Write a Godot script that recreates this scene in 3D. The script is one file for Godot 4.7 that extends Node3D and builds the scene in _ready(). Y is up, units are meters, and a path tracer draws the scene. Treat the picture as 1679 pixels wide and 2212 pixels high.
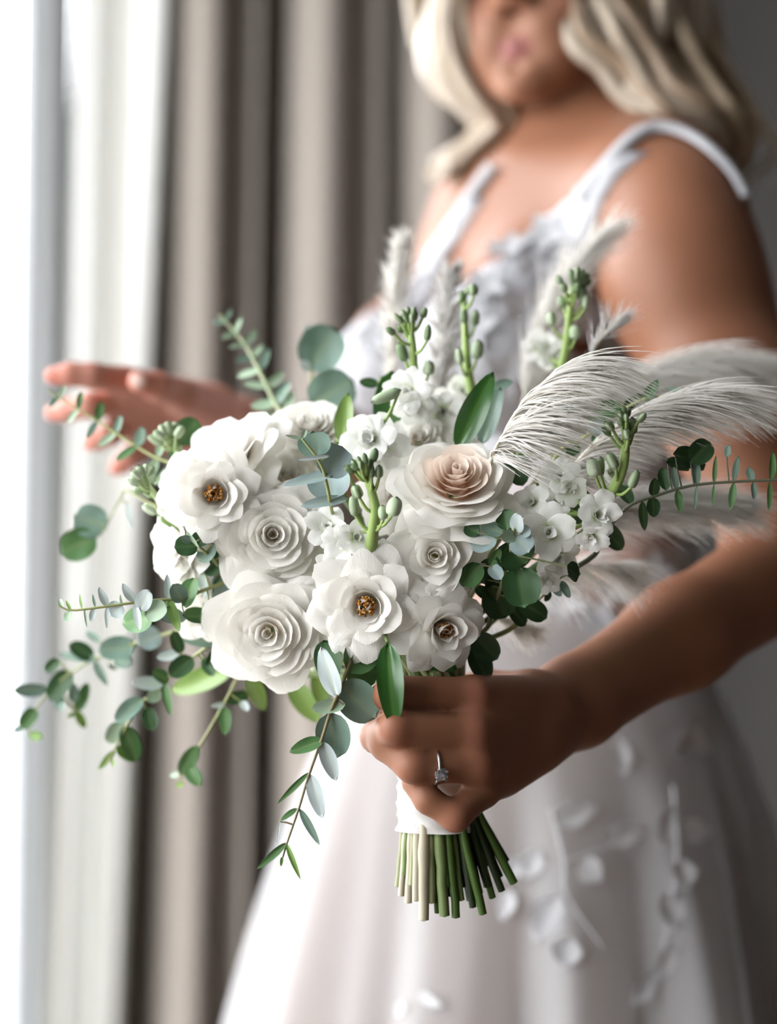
extends Node3D
# A bride by a bright window holds a loose bouquet of white roses, stocks, eucalyptus and pampas grass.
# Units are metres, y is up. W(px, py, depth) turns a place in the photograph and a distance into a point of the room.

const K := 0.00026            # metres per photograph pixel at one metre from the lens
const EYE := Vector3(0, 1.05, 0)
const TILT := 4.0
const FOCUS := 0.95

var M := {}
var names := {}
var rng := RandomNumberGenerator.new()
var cam_basis := Basis(Vector3.RIGHT, deg_to_rad(TILT))

func _ready():
	# ---- camera, sky, exposure
	var cam := Camera3D.new()
	cam.name = "camera"
	add_child(cam)
	cam.transform = Transform3D(cam_basis, EYE)
	var focal := 12.0 / (1106.0 * K)
	var at := CameraAttributesPhysical.new()
	at.frustum_focal_length = focal
	at.frustum_focus_distance = FOCUS
	at.frustum_near = 0.05
	at.frustum_far = 60.0
	at.exposure_aperture = focal / 26.0
	cam.attributes = at
	cam.current = true
	var sky_m := ProceduralSkyMaterial.new()
	sky_m.sky_top_color = Color(0.97, 0.98, 1.0)
	sky_m.sky_horizon_color = Color(1.0, 1.0, 1.0)
	sky_m.ground_horizon_color = Color(0.66, 0.665, 0.665)
	sky_m.ground_bottom_color = Color(0.46, 0.465, 0.465)
	sky_m.ground_curve = 0.12
	var sky := Sky.new()
	sky.sky_material = sky_m
	var env := Environment.new()
	env.background_mode = Environment.BG_SKY
	env.sky = sky
	env.background_energy_multiplier = 13.0
	env.tonemap_mode = Environment.TONE_MAPPER_LINEAR
	env.tonemap_exposure = 1.0
	env.sdfgi_enabled = true
	env.ssao_enabled = true
	env.ssil_enabled = true
	var we := WorldEnvironment.new()
	we.name = "environment"
	we.environment = env
	add_child(we)
	materials()
	setting()
	bride()
	bouquet()

# ---------------------------------------------------------------- places
func W(px: float, py: float, d: float) -> Vector3:
	return EYE + cam_basis * (Vector3((px - 839.5) * K, (1106.0 - py) * K, -1.0) * d)

func P(v: Vector3) -> Vector3:      # the photo place and depth of a point
	var q := cam_basis.inverse() * (v - EYE)
	return Vector3(839.5 + q.x / -q.z / K, 1106.0 - q.y / -q.z / K, -q.z)

func D(v: Vector3) -> Vector3:      # a direction seen from the lens (x right, y up, z towards the lens)
	return (cam_basis * v).normalized()

# the room is turned a little against the lens: a runs along the back wall to the right, b along the window wall towards the lens
const CORNER := Vector3(-0.41, 0, -2.72)
const WB := 4.45
const GA := 0.3
const CB := 0.235
const TURN := -17.3
func RB() -> Basis:
	return Basis(Vector3.UP, deg_to_rad(TURN))
func R(a: float, h: float, b: float) -> Vector3:
	return CORNER + RB() * Vector3(a, h, b)

# ---------------------------------------------------------------- naming
func numbered(called: String) -> String:
	var n: int = names.get(called, 0)
	names[called] = n + 1
	return called if n == 0 else "%s_%03d" % [called, n]

func tag(o: Node, label: String, category: String, group := "", kind := ""):
	if label: o.set_meta("label", label)
	if category: o.set_meta("category", category)
	if group: o.set_meta("group", group)
	if kind: o.set_meta("kind", kind)
	return o

func thing(called: String, label: String, category: String, where: Vector3, group := "") -> Node3D:
	var o := Node3D.new()
	o.name = numbered(called)
	add_child(o, true)
	o.position = where
	tag(o, label, category, group)
	return o

# commits a mesh as one named part; the points are in world space and the parts sit at their thing's base
func put(called: String, m: Mesh, mat: Material, parent: Node = null, kind := "") -> MeshInstance3D:
	var o := MeshInstance3D.new()
	o.mesh = m
	o.material_override = mat
	if parent == null:
		o.name = numbered(called)
		add_child(o, true)
	else:
		o.name = called
		parent.add_child(o, true)
		var up := parent
		var off := Vector3.ZERO
		while up != self:
			off += (up as Node3D).position
			up = up.get_parent()
		o.position = -off
	if kind: o.set_meta("kind", kind)
	return o

# ---------------------------------------------------------------- mesh gathering
class Shape:
	var v := PackedVector3Array()
	var n := PackedVector3Array()
	var t := PackedVector2Array()
	var c := PackedColorArray()
	var i := PackedInt32Array()

	func sheet(nu: int, nv: int, pts: PackedVector3Array, col: Array = [], wrap := false) -> void:
		# pts are (nu+1) across by (nv+1) along; normals from neighbours
		var base := v.size()
		var w := nu + 1
		for y in nv + 1:
			for x in w:
				var xl := x - 1
				var xr := x + 1
				if wrap:
					xl = (x - 1 + nu) % nu
					xr = (x + 1) % nu
				else:
					xl = maxi(xl, 0)
					xr = mini(xr, nu)
				var yd := maxi(y - 1, 0)
				var yu := mini(y + 1, nv)
				var du := pts[y * w + xr] - pts[y * w + xl]
				var dv := pts[yu * w + x] - pts[yd * w + x]
				var nn := du.cross(dv)
				v.append(pts[y * w + x])
				n.append(nn.normalized() if nn.length_squared() > 1e-20 else Vector3.UP)
				t.append(Vector2(float(x) / nu, float(y) / nv))
				c.append(col[y * w + x] if col.size() else Color.WHITE)
		for y in nv:
			for x in nu:
				var a := base + y * w + x
				i.append_array([a, a + w, a + 1, a + 1, a + w, a + w + 1])

	func tube(path: PackedVector3Array, rad: PackedFloat32Array, sides := 6, col := Color.WHITE, cap := true) -> void:
		var base := v.size()
		var m := path.size()
		var up := Vector3.UP
		var t0 := (path[1] - path[0]).normalized()
		if absf(t0.dot(up)) > 0.9: up = Vector3.RIGHT
		var x := t0.cross(up).normalized()
		for k in m:
			var tt := (path[mini(k + 1, m - 1)] - path[maxi(k - 1, 0)]).normalized()
			x = (x - tt * x.dot(tt)).normalized()
			var y := tt.cross(x)
			for s in sides + 1:
				var a := TAU * s / sides
				var d := x * cos(a) + y * sin(a)
				v.append(path[k] + d * rad[k])
				n.append(d)
				t.append(Vector2(float(s) / sides, float(k) / (m - 1)))
				c.append(col)
		var w := sides + 1
		for k in m - 1:
			for s in sides:
				var a := base + k * w + s
				i.append_array([a, a + w, a + 1, a + 1, a + w, a + w + 1])
		if cap:
			for e in [0, m - 1]:
				var q := v.size()
				var dir := (path[0] - path[1]).normalized() if e == 0 else (path[m - 1] - path[m - 2]).normalized()
				v.append(path[e] + dir * rad[e] * 0.3)
				n.append(dir)
				t.append(Vector2(0.5, 0.5))
				c.append(col)
				for s in sides:
					v.append(v[base + e * w + s])
					n.append(dir)
					t.append(Vector2(0.5, 0.5))
					c.append(col)
				for s in sides:
					var s2 := (s + 1) % sides
					if e == 0: i.append_array([q, q + 1 + s, q + 1 + s2])
					else: i.append_array([q, q + 1 + s2, q + 1 + s])

	func box(b: Transform3D, size: Vector3, bev := 0.004) -> void:
		# a box with chamfered edges: 8 corners x 3
		var h := size / 2.0
		bev = minf(bev, minf(h.x, minf(h.y, h.z)) * 0.9)
		var faces := [[Vector3.RIGHT, Vector3.UP, Vector3.BACK], [Vector3.LEFT, Vector3.UP, Vector3.FORWARD], [Vector3.UP, Vector3.BACK, Vector3.RIGHT], [Vector3.DOWN, Vector3.FORWARD, Vector3.RIGHT], [Vector3.BACK, Vector3.RIGHT, Vector3.UP], [Vector3.FORWARD, Vector3.LEFT, Vector3.UP]]
		for f in faces:
			var nn: Vector3 = f[0]
			var e1: Vector3 = f[1]
			var e2: Vector3 = f[2]
			var s1 := absf(e1.dot(h))
			var s2 := absf(e2.dot(h))
			var sn := absf(nn.dot(h))
			quad(b, nn * sn + e1 * (s1 - bev) + e2 * (s2 - bev), nn * sn - e1 * (s1 - bev) + e2 * (s2 - bev), nn * sn - e1 * (s1 - bev) - e2 * (s2 - bev), nn * sn + e1 * (s1 - bev) - e2 * (s2 - bev), nn)
			for sg in [1.0, -1.0]:
				var ee: Vector3 = e1 * sg
				var mid: Vector3 = (nn + ee).normalized()
				quad(b, nn * sn + ee * (s1 - bev) + e2 * (s2 - bev), nn * sn + ee * (s1 - bev) - e2 * (s2 - bev), nn * (sn - bev) + ee * s1 - e2 * (s2 - bev), nn * (sn - bev) + ee * s1 + e2 * (s2 - bev), mid)

	func quad(b: Transform3D, p0: Vector3, p1: Vector3, p2: Vector3, p3: Vector3, nn: Vector3) -> void:
		var q := v.size()
		for p in [p0, p1, p2, p3]:
			v.append(b * p)
			n.append((b.basis * nn).normalized())
			t.append(Vector2(p.x + p.z, p.y))
			c.append(Color.WHITE)
		if (p2 - p0).cross(p1 - p0).dot(nn) > 0.0: i.append_array([q, q + 1, q + 2, q, q + 2, q + 3])
		else: i.append_array([q, q + 2, q + 1, q, q + 3, q + 2])

	func mesh() -> ArrayMesh:
		var a := []
		a.resize(Mesh.ARRAY_MAX)
		a[Mesh.ARRAY_VERTEX] = v
		a[Mesh.ARRAY_NORMAL] = n
		a[Mesh.ARRAY_TEX_UV] = t
		a[Mesh.ARRAY_COLOR] = c
		a[Mesh.ARRAY_INDEX] = i
		var m := ArrayMesh.new()
		m.add_surface_from_arrays(Mesh.PRIMITIVE_TRIANGLES, a)
		return m

# a smooth curve through points, n points out
func spline(p: Array, n: int) -> PackedVector3Array:
	var out := PackedVector3Array()
	var m := p.size()
	for k in n + 1:
		var t := float(k) / n * (m - 1)
		var j := mini(int(t), m - 2)
		var f := t - j
		var a: Vector3 = p[maxi(j - 1, 0)]
		var b: Vector3 = p[j]
		var c: Vector3 = p[j + 1]
		var e: Vector3 = p[mini(j + 2, m - 1)]
		out.append(b.cubic_interpolate(c, a, e, f))
	return out

func radii(n: int, r0: float, r1: float) -> PackedFloat32Array:
	var out := PackedFloat32Array()
	for k in n + 1: out.append(lerpf(r0, r1, float(k) / n))
	return out

func lin(r: float, g: float, b: float) -> Color:      # a base colour given as it looks (sRGB) for vertex colours
	return Color(r, g, b).srgb_to_linear()

# ---------------------------------------------------------------- materials
func mat(r: float, g: float, b: float, rough := 0.7, spec := 0.5) -> StandardMaterial3D:
	var m := StandardMaterial3D.new()
	m.albedo_color = Color(r, g, b)
	m.roughness = rough
	m.metallic_specular = spec
	m.cull_mode = BaseMaterial3D.CULL_DISABLED
	return m

func vmat(rough := 0.6, back := 0.0, spec := 0.5) -> StandardMaterial3D:
	var m := mat(1, 1, 1, rough, spec)
	m.vertex_color_use_as_albedo = true
	if back > 0.0:
		m.backlight_enabled = true
		m.backlight = Color(back, back, back)
	return m

func noise_tex(freq: float, seed_n: int, lo: float, hi: float, size := 256, oct := 4, sx := 1.0) -> ImageTexture:
	var fn := FastNoiseLite.new()
	fn.seed = seed_n
	fn.noise_type = FastNoiseLite.TYPE_SIMPLEX_SMOOTH
	fn.frequency = freq
	fn.fractal_octaves = oct
	var im := Image.create(size, size, false, Image.FORMAT_RGB8)
	for y in size:
		for x in size:
			# tiles by winding both ways round a torus
			var ax := TAU * x / size
			var ay := TAU * y / size
			var q := fn.get_noise_3d(cos(ax) * 40.0 * sx + sin(ay) * 17.0, sin(ax) * 40.0 * sx, cos(ay) * 40.0 + sin(ay) * 23.0) * 0.5 + 0.5
			var g := lerpf(lo, hi, clampf(q, 0, 1))
			im.set_pixel(x, y, Color(g, g, g))
	return ImageTexture.create_from_image(im)

func weave_tex(size := 128) -> ImageTexture:
	rng.seed = 11
	var im := Image.create(size, size, false, Image.FORMAT_RGB8)
	for y in size:
		for x in size:
			var a := sin(x * TAU / 4.0)
			var b := sin(y * TAU / 4.0)
			var g := 0.8 + 0.08 * maxf(a, b) + rng.randf_range(-0.07, 0.07)
			im.set_pixel(x, y, Color(g, g, g))
	return ImageTexture.create_from_image(im)

func materials():
	var plaster := noise_tex(0.09, 3, 0.9, 1.0, 256)
	var weave := weave_tex()
	M.wall_dark = mat(0.28, 0.27, 0.26, 0.9)
	M.wall_light = mat(0.8, 0.79, 0.77, 0.9)
	for k in ["wall_dark", "wall_light"]:
		M[k].albedo_texture = plaster
		M[k].uv1_triplanar = true
		M[k].uv1_world_triplanar = true
		M[k].uv1_scale = Vector3(1.5, 1.5, 1.5)
	M.ceiling = mat(0.7, 0.7, 0.69, 0.95)
	M.floor = mat(0.42, 0.35, 0.29, 0.5)
	M.floor.albedo_texture = noise_tex(0.05, 8, 0.75, 1.0, 256, 5, 0.25)
	M.frame = mat(0.87, 0.89, 0.905, 0.45)
	M.gasket = mat(0.22, 0.27, 0.28, 0.6)
	M.glass = StandardMaterial3D.new()
	M.glass.albedo_color = Color(0.96, 0.99, 0.98, 0.06)
	M.glass.transparency = BaseMaterial3D.TRANSPARENCY_ALPHA
	M.glass.roughness = 0.02
	M.sheer = mat(0.86, 0.85, 0.825, 0.9, 0.2)
	M.sheer.albedo_color.a = 0.935
	M.sheer.transparency = BaseMaterial3D.TRANSPARENCY_ALPHA
	M.sheer.backlight_enabled = true
	M.sheer.backlight = Color(0.9, 0.9, 0.88)
	M.drape = mat(0.62, 0.585, 0.55, 0.9, 0.2)
	for k in ["sheer", "drape"]:
		M[k].albedo_texture = weave
		M[k].uv1_scale = Vector3(160, 400, 1)
	# skin, hair, dress
	M.skin = vmat(0.5, 0.0, 0.35)
	M.skin.subsurf_scatter_enabled = true
	M.skin.subsurf_scatter_strength = 0.06
	M.hair = mat(0.86, 0.78, 0.66, 0.45, 0.4)
	M.hair_v = vmat(0.42, 0.25, 0.5)
	M.lace = mat(0.66, 0.66, 0.67, 0.85, 0.3)
	M.lace.backlight_enabled = true
	M.lace.backlight = Color(0.25, 0.25, 0.25)
	M.lining = mat(0.59, 0.52, 0.475, 0.8, 0.3)
	M.tulle = mat(0.655, 0.655, 0.66, 0.9, 0.1)
	M.tulle.albedo_color.a = 0.64
	M.tulle.transparency = BaseMaterial3D.TRANSPARENCY_ALPHA
	M.tulle.backlight_enabled = true
	M.tulle.backlight = Color(0.7, 0.7, 0.7)
	M.applique = mat(0.75, 0.75, 0.76, 0.8, 0.3)
	M.silver = mat(0.86, 0.86, 0.88, 0.18)
	M.silver.metallic = 1.0
	M.diamond = mat(0.95, 0.97, 1.0, 0.02)
	M.diamond.albedo_color.a = 0.1
	M.diamond.refraction_enabled = true
	M.diamond.refraction_scale = 0.12
	# plants
	M.petal = vmat(0.55, 0.85, 0.35)
	M.petal.heightmap_enabled = true
	M.petal.heightmap_texture = noise_tex(0.035, 21, 0.0, 1.0, 128, 3)
	M.petal.heightmap_scale = 0.012
	M.petal.uv1_scale = Vector3(3.0, 0.6, 1)
	M.bodice = vmat(0.85, 0.25, 0.3)
	M.leaf = vmat(0.5, 0.3, 0.4)
	M.leaf_gloss = vmat(0.3, 0.3, 0.5)
	M.stem = vmat(0.5, 0.0, 0.4)
	M.bud = vmat(0.6, 0.1, 0.35)
	M.plume = vmat(0.6, 1.0, 0.4)
	M.stamen = vmat(0.7, 0.2, 0.3)
	M.ribbon = mat(0.76, 0.755, 0.74, 0.7, 0.3)

# ---------------------------------------------------------------- the setting
func slab(called: String, a0: float, a1: float, h0: float, h1: float, b0: float, b1: float, m: Material, parent: Node = null, structure := true, bev := 0.003) -> MeshInstance3D:
	var s := Shape.new()
	s.box(Transform3D(RB(), R((a0 + a1) / 2, (h0 + h1) / 2, (b0 + b1) / 2)), Vector3(a1 - a0, h1 - h0, b1 - b0), bev)
	var o := put(called, s.mesh(), m, parent)
	if structure and parent == null: o.set_meta("kind", "structure")
	return o

func setting():
	var far := 4.6
	var wide := 3.6
	tag(slab("floor", -0.2, wide + 0.2, -0.12, 0.0, -0.2, far + 0.2, M.floor), "dark wooden floor below the bride and curtains", "floor")
	tag(slab("ceiling", -0.2, wide + 0.2, 2.7, 2.85, -0.2, far + 0.2, M.ceiling), "plain white ceiling above the room", "ceiling")
	tag(slab("wall_back", GA, wide + 0.2, 0.0, 2.7, -0.2, -0.02, M.wall_dark), "dark grey wall behind the bride and curtains", "wall")
	tag(slab("wall_right", wide, wide + 0.2, 0.0, 2.7, -0.02, far, M.wall_dark), "dark grey wall to the right of the bride", "wall")
	tag(slab("wall_front", -0.2, wide + 0.2, 0.0, 2.7, far, far + 0.2, M.wall_dark), "dark grey wall opposite the curtains", "wall")
	# the window wall: a tall glazed opening between a low kerb, a lintel and two piers
	var wl := Node3D.new()
	wl.name = "wall_left"
	add_child(wl)
	tag(wl, "window wall left of the bride with one tall opening", "wall", "", "structure")
	slab("lintel", -0.2, 0.0, 2.55, 2.7, -0.02, far, M.wall_light, wl)
	slab("sill", -0.2, 0.0, 0.0, 0.06, -0.02, far, M.wall_light, wl)
	slab("pier", -0.2, 0.0, 0.06, 2.55, WB, far, M.wall_dark, wl)
	var wn := Node3D.new()
	wn.name = "window_1"
	add_child(wn)
	tag(wn, "tall bright window with pale grey metal frame at far left", "window", "", "structure")
	var b1 := WB
	slab("post", -0.035, 0.0, 0.12, 2.49, 0.215, 0.265, M.frame, wn)
	slab("seal", -0.03, 0.016, 0.12, 2.49, 0.196, 0.213, M.gasket, wn)
	slab("glazing_bead", -0.03, -0.012, 0.12, 2.49, 0.265, 0.285, M.frame, wn)
	slab("jamb", -0.06, 0.0, 0.12, 2.49, -0.02, 0.02, M.frame, wn)
	slab("jamb", -0.06, 0.0, 0.12, 2.49, b1 - 0.05, b1, M.frame, wn)
	slab("head", -0.06, 0.0, 2.49, 2.55, -0.02, b1, M.frame, wn)
	slab("bottom_rail", -0.06, 0.0, 0.06, 0.12, -0.02, b1, M.frame, wn)
	slab("mullion", -0.05, 0.0, 0.12, 2.49, 2.3, 2.36, M.frame, wn)
	slab("pane", -0.028, -0.022, 0.12, 2.49, 0.02, 0.198, M.glass, wn)
	slab("pane", -0.028, -0.022, 0.12, 2.49, 0.285, 2.3, M.glass, wn)
	slab("pane", -0.028, -0.022, 0.12, 2.49, 2.36, b1 - 0.05, M.glass, wn)
	var w3 := Node3D.new()
	w3.name = "window_3"
	add_child(w3)
	tag(w3, "narrow bright window behind the white sheer curtain", "window", "", "structure")
	slab("head", -0.06, GA, 2.49, 2.7, -0.08, -0.02, M.frame, w3)
	slab("bottom_rail", -0.06, GA, 0.0, 0.12, -0.08, -0.02, M.frame, w3)
	slab("jamb", -0.06, -0.01, 0.12, 2.49, -0.08, -0.02, M.frame, w3)
	slab("pane", -0.01, GA, 0.12, 2.49, -0.05, -0.044, M.glass, w3)
	# curtains
	curtain("sheer_curtain", "white sheer curtain hanging beside the bright window frame", M.sheer, SHEER, 0.02)
	curtain("drape", "grey taupe drape hanging in deep folds behind the bride", M.drape, DRAPE, 0.03)
	# a rail that both hang from
	var s := Shape.new()
	s.tube(PackedVector3Array([R(0.02, 2.6, CB), R(0.95, 2.6, CB)]), PackedFloat32Array([0.014, 0.014]), 12)
	tag(put("curtain_rail", s.mesh(), M.frame), "slim metal rail that the curtains hang from", "curtain rail")

# fold lines of the curtains: [photo x at top, photo x at bottom, nearness] of ridges and valleys
const SHEER := [[146, 112, 0.04], [158, 126, 0.02], [178, 150, 0.06], [205, 185, 0.0], [228, 212, -0.05], [252, 232, 0.0], [290, 245, 0.06], [330, 258, 0.055], [345, 270, 0.0]]
const DRAPE := [[338, 255, 0.02], [352, 275, -0.03], [366, 310, -0.045], [385, 345, 0.02], [425, 400, 0.05], [465, 440, 0.045], [495, 470, 0.0], [530, 500, -0.01], [556, 530, 0.02], [575, 545, -0.05], [610, 570, -0.07], [640, 600, 0.0], [690, 650, 0.04], [740, 715, 0.03], [790, 770, -0.02], [830, 815, 0.0], [855, 840, -0.06], [890, 880, -0.02], [940, 930, 0.03], [1000, 990, 0.01], [1050, 1040, -0.03], [1100, 1090, 0.0]]

func curtain(called: String, label: String, m: Material, folds: Array, thick: float):
	var pts := PackedVector3Array()
	var nu := (folds.size() - 1) * 6
	var nv := 14
	var top := 2.58
	# where a ray through a photo column meets the curtain's plane (b = const), at two heights
	var ctrl_t := []
	var ctrl_b := []
	for f in folds:
		ctrl_t.append(Vector3(along(f[0], f[2]), 0, f[2]))
		ctrl_b.append(Vector3(along(f[1], f[2] * 1.1), 0, f[2] * 1.1))
	var ct := spline(ctrl_t, nu)
	var cb := spline(ctrl_b, nu)
	for y in nv + 1:
		var h := lerpf(0.015, top, float(y) / nv)
		# the frame's top and bottom are at heights 1.9 and .45 there
		var f := (h - 0.47) / (1.93 - 0.47)
		for x in nu + 1:
			var p := cb[x].lerp(ct[x], f)
			var wob := sin(h * 2.1 + x * 0.15) * 0.004
			pts.append(R(p.x + wob * 0.5, h, CB + p.z * lerpf(1.0, 0.8, clampf(f, 0, 1)) + wob))
	var s := Shape.new()
	s.sheet(nu, nv, pts)
	tag(put(called, s.mesh(), m), label, "curtain")

func along(px: float, near: float) -> float:      # the place along the back wall that a photo column shows at curtain depth
	var dir := Vector3((px - 839.5) * K, 0, -1.0)
	var o := R(0, 0, CB + near)
	var bax := RB() * Vector3(0, 0, 1)
	var t := o.dot(bax) / dir.dot(bax)
	return (dir * t - o).dot(RB() * Vector3(1, 0, 0))

# ---------------------------------------------------------------- bodies: tapered bones joined by a smooth minimum and meshed as surface nets
class Field:
	var o: Vector3
	var cell: float
	var nx: int
	var ny: int
	var nz: int
	var f := PackedFloat32Array()

	func _init(lo: Vector3, hi: Vector3, size: float) -> void:
		o = lo
		cell = size
		nx = int(ceil((hi.x - lo.x) / size)) + 1
		ny = int(ceil((hi.y - lo.y) / size)) + 1
		nz = int(ceil((hi.z - lo.z) / size)) + 1
		f.resize(nx * ny * nz)
		f.fill(1.0)

	# a tapered capsule; e and s make it wider (s > 1) or flatter along the direction e
	func bone(a: Vector3, b: Vector3, ra: float, rb: float, k: float, e := Vector3.ZERO, s := 1.0) -> void:
		var big := maxf(ra, rb) * maxf(1.0, s) + k + cell * 2.5
		var lo := (a.min(b) - Vector3(big, big, big) - o) / cell
		var hi := (a.max(b) + Vector3(big, big, big) - o) / cell
		var x0 := maxi(int(lo.x), 0)
		var y0 := maxi(int(lo.y), 0)
		var z0 := maxi(int(lo.z), 0)
		var x1 := mini(int(hi.x) + 1, nx - 1)
		var y1 := mini(int(hi.y) + 1, ny - 1)
		var z1 := mini(int(hi.z) + 1, nz - 1)
		var ab := b - a
		var inv := 1.0 / maxf(ab.length_squared(), 1e-12)
		var flat := s != 1.0
		var q := 1.0 / s - 1.0
		for z in range(z0, z1 + 1):
			for y in range(y0, y1 + 1):
				var at := (z * ny + y) * nx
				for x in range(x0, x1 + 1):
					var p := o + Vector3(x, y, z) * cell - a
					var t := clampf(p.dot(ab) * inv, 0.0, 1.0)
					var r := p - ab * t
					if flat: r += e * (r.dot(e) * q)
					var d := r.length() - (ra + (rb - ra) * t)
					var old := f[at + x]
					var h := k - absf(d - old)
					f[at + x] = minf(d, old) if h <= 0.0 else minf(d, old) - h * h / (4.0 * k)

	func dent(c: Vector3, r: float, k: float) -> void:      # takes a soft ball away
		var big := r + k + cell * 2.5
		var lo := (c - Vector3(big, big, big) - o) / cell
		var hi := (c + Vector3(big, big, big) - o) / cell
		for z in range(maxi(int(lo.z), 0), mini(int(hi.z) + 1, nz - 1) + 1):
			for y in range(maxi(int(lo.y), 0), mini(int(hi.y) + 1, ny - 1) + 1):
				for x in range(maxi(int(lo.x), 0), mini(int(hi.x) + 1, nx - 1) + 1):
					var at := (z * ny + y) * nx + x
					var d := r - (o + Vector3(x, y, z) * cell).distance_to(c)
					var old := f[at]
					var h := k - absf(d - old)
					f[at] = maxf(d, old) if h <= 0.0 else maxf(d, old) + h * h / (4.0 * k)

	func at(p: Vector3) -> float:
		var q := (p - o) / cell
		var x := int(floor(q.x))
		var y := int(floor(q.y))
		var z := int(floor(q.z))
		if x < 0 or y < 0 or z < 0 or x >= nx - 1 or y >= ny - 1 or z >= nz - 1: return 1.0
		var u := q - Vector3(x, y, z)
		var i := (z * ny + y) * nx + x
		var a := lerpf(lerpf(f[i], f[i + 1], u.x), lerpf(f[i + nx], f[i + nx + 1], u.x), u.y)
		i += nx * ny
		var b := lerpf(lerpf(f[i], f[i + 1], u.x), lerpf(f[i + nx], f[i + nx + 1], u.x), u.y)
		return lerpf(a, b, u.z)

	func slope(p: Vector3) -> Vector3:
		var e := cell
		return Vector3(at(p + Vector3(e, 0, 0)) - at(p - Vector3(e, 0, 0)), at(p + Vector3(0, e, 0)) - at(p - Vector3(0, e, 0)), at(p + Vector3(0, 0, e)) - at(p - Vector3(0, 0, e))).normalized()

	func nets(s: Shape, col: Callable) -> void:
		var ids := {}
		var base := s.v.size()
		var near := cell * 2.0
		var row := nx
		var lay := nx * ny
		for z in nz - 1:
			for y in ny - 1:
				var at0 := z * lay + y * row
				for x in nx - 1:
					var i := at0 + x
					var v0 := f[i]
					if v0 > near or v0 < -near: continue
					var c := [v0, f[i + 1], f[i + row], f[i + row + 1], f[i + lay], f[i + lay + 1], f[i + lay + row], f[i + lay + row + 1]]
					var mask := 0
					for k in 8:
						if c[k] < 0.0: mask |= 1 << k
					if mask == 0 or mask == 255: continue
					var sum := Vector3.ZERO
					var n := 0
					for e in EDGES:
						var a: float = c[e[0]]
						var b: float = c[e[1]]
						if (a < 0.0) != (b < 0.0):
							var t := a / (a - b)
							var pa := Vector3(e[0] & 1, (e[0] >> 1) & 1, e[0] >> 2)
							var pb := Vector3(e[1] & 1, (e[1] >> 1) & 1, e[1] >> 2)
							sum += pa.lerp(pb, t)
							n += 1
					ids[i] = s.v.size()
					var p := o + (Vector3(x, y, z) + sum / n) * cell
					s.v.append(p)
					s.n.append(Vector3.ZERO)
					s.t.append(Vector2(p.x * 4.0, p.y * 4.0))
					s.c.append(col.call(p))
		var steps := [1, row, lay]
		for i in ids:
			for ax in 3:
				var st: int = steps[ax]
				var j: int = i + st
				if j >= f.size(): continue
				if (f[i] < 0.0) == (f[j] < 0.0): continue
				var u: int = steps[(ax + 1) % 3]
				var w: int = steps[(ax + 2) % 3]
				if not (ids.has(i - u) and ids.has(i - w) and ids.has(i - u - w)): continue
				var a: int = ids[i - u - w]
				var b: int = ids[i - w]
				var c2: int = ids[i]
				var d: int = ids[i - u]
				if f[i] < 0.0: s.i.append_array([a, c2, b, a, d, c2])
				else: s.i.append_array([a, b, c2, a, c2, d])
		for k in range(base, s.v.size()):
			s.n[k] = slope(s.v[k])

	const EDGES := [[0, 1], [2, 3], [4, 5], [6, 7], [0, 2], [1, 3], [4, 6], [5, 7], [0, 4], [1, 5], [2, 6], [3, 7]]

# her own axes: l to her left, f the way her chest faces
const BL := Vector3(0.416, 0, 0.909)
const BF := Vector3(-0.909, 0, 0.416)
# the face's axes
var HL := Vector3(0.90, 0.0, 0.43)
var HF := Vector3(-0.43, -0.02, 0.90)
var HM := Vector3.ZERO
var torso: Field
var waist := Vector3.ZERO

func F(s: float, h: float, f: float) -> Vector3:
	return HM + HL * s + Vector3.UP * h + HF * f

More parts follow.
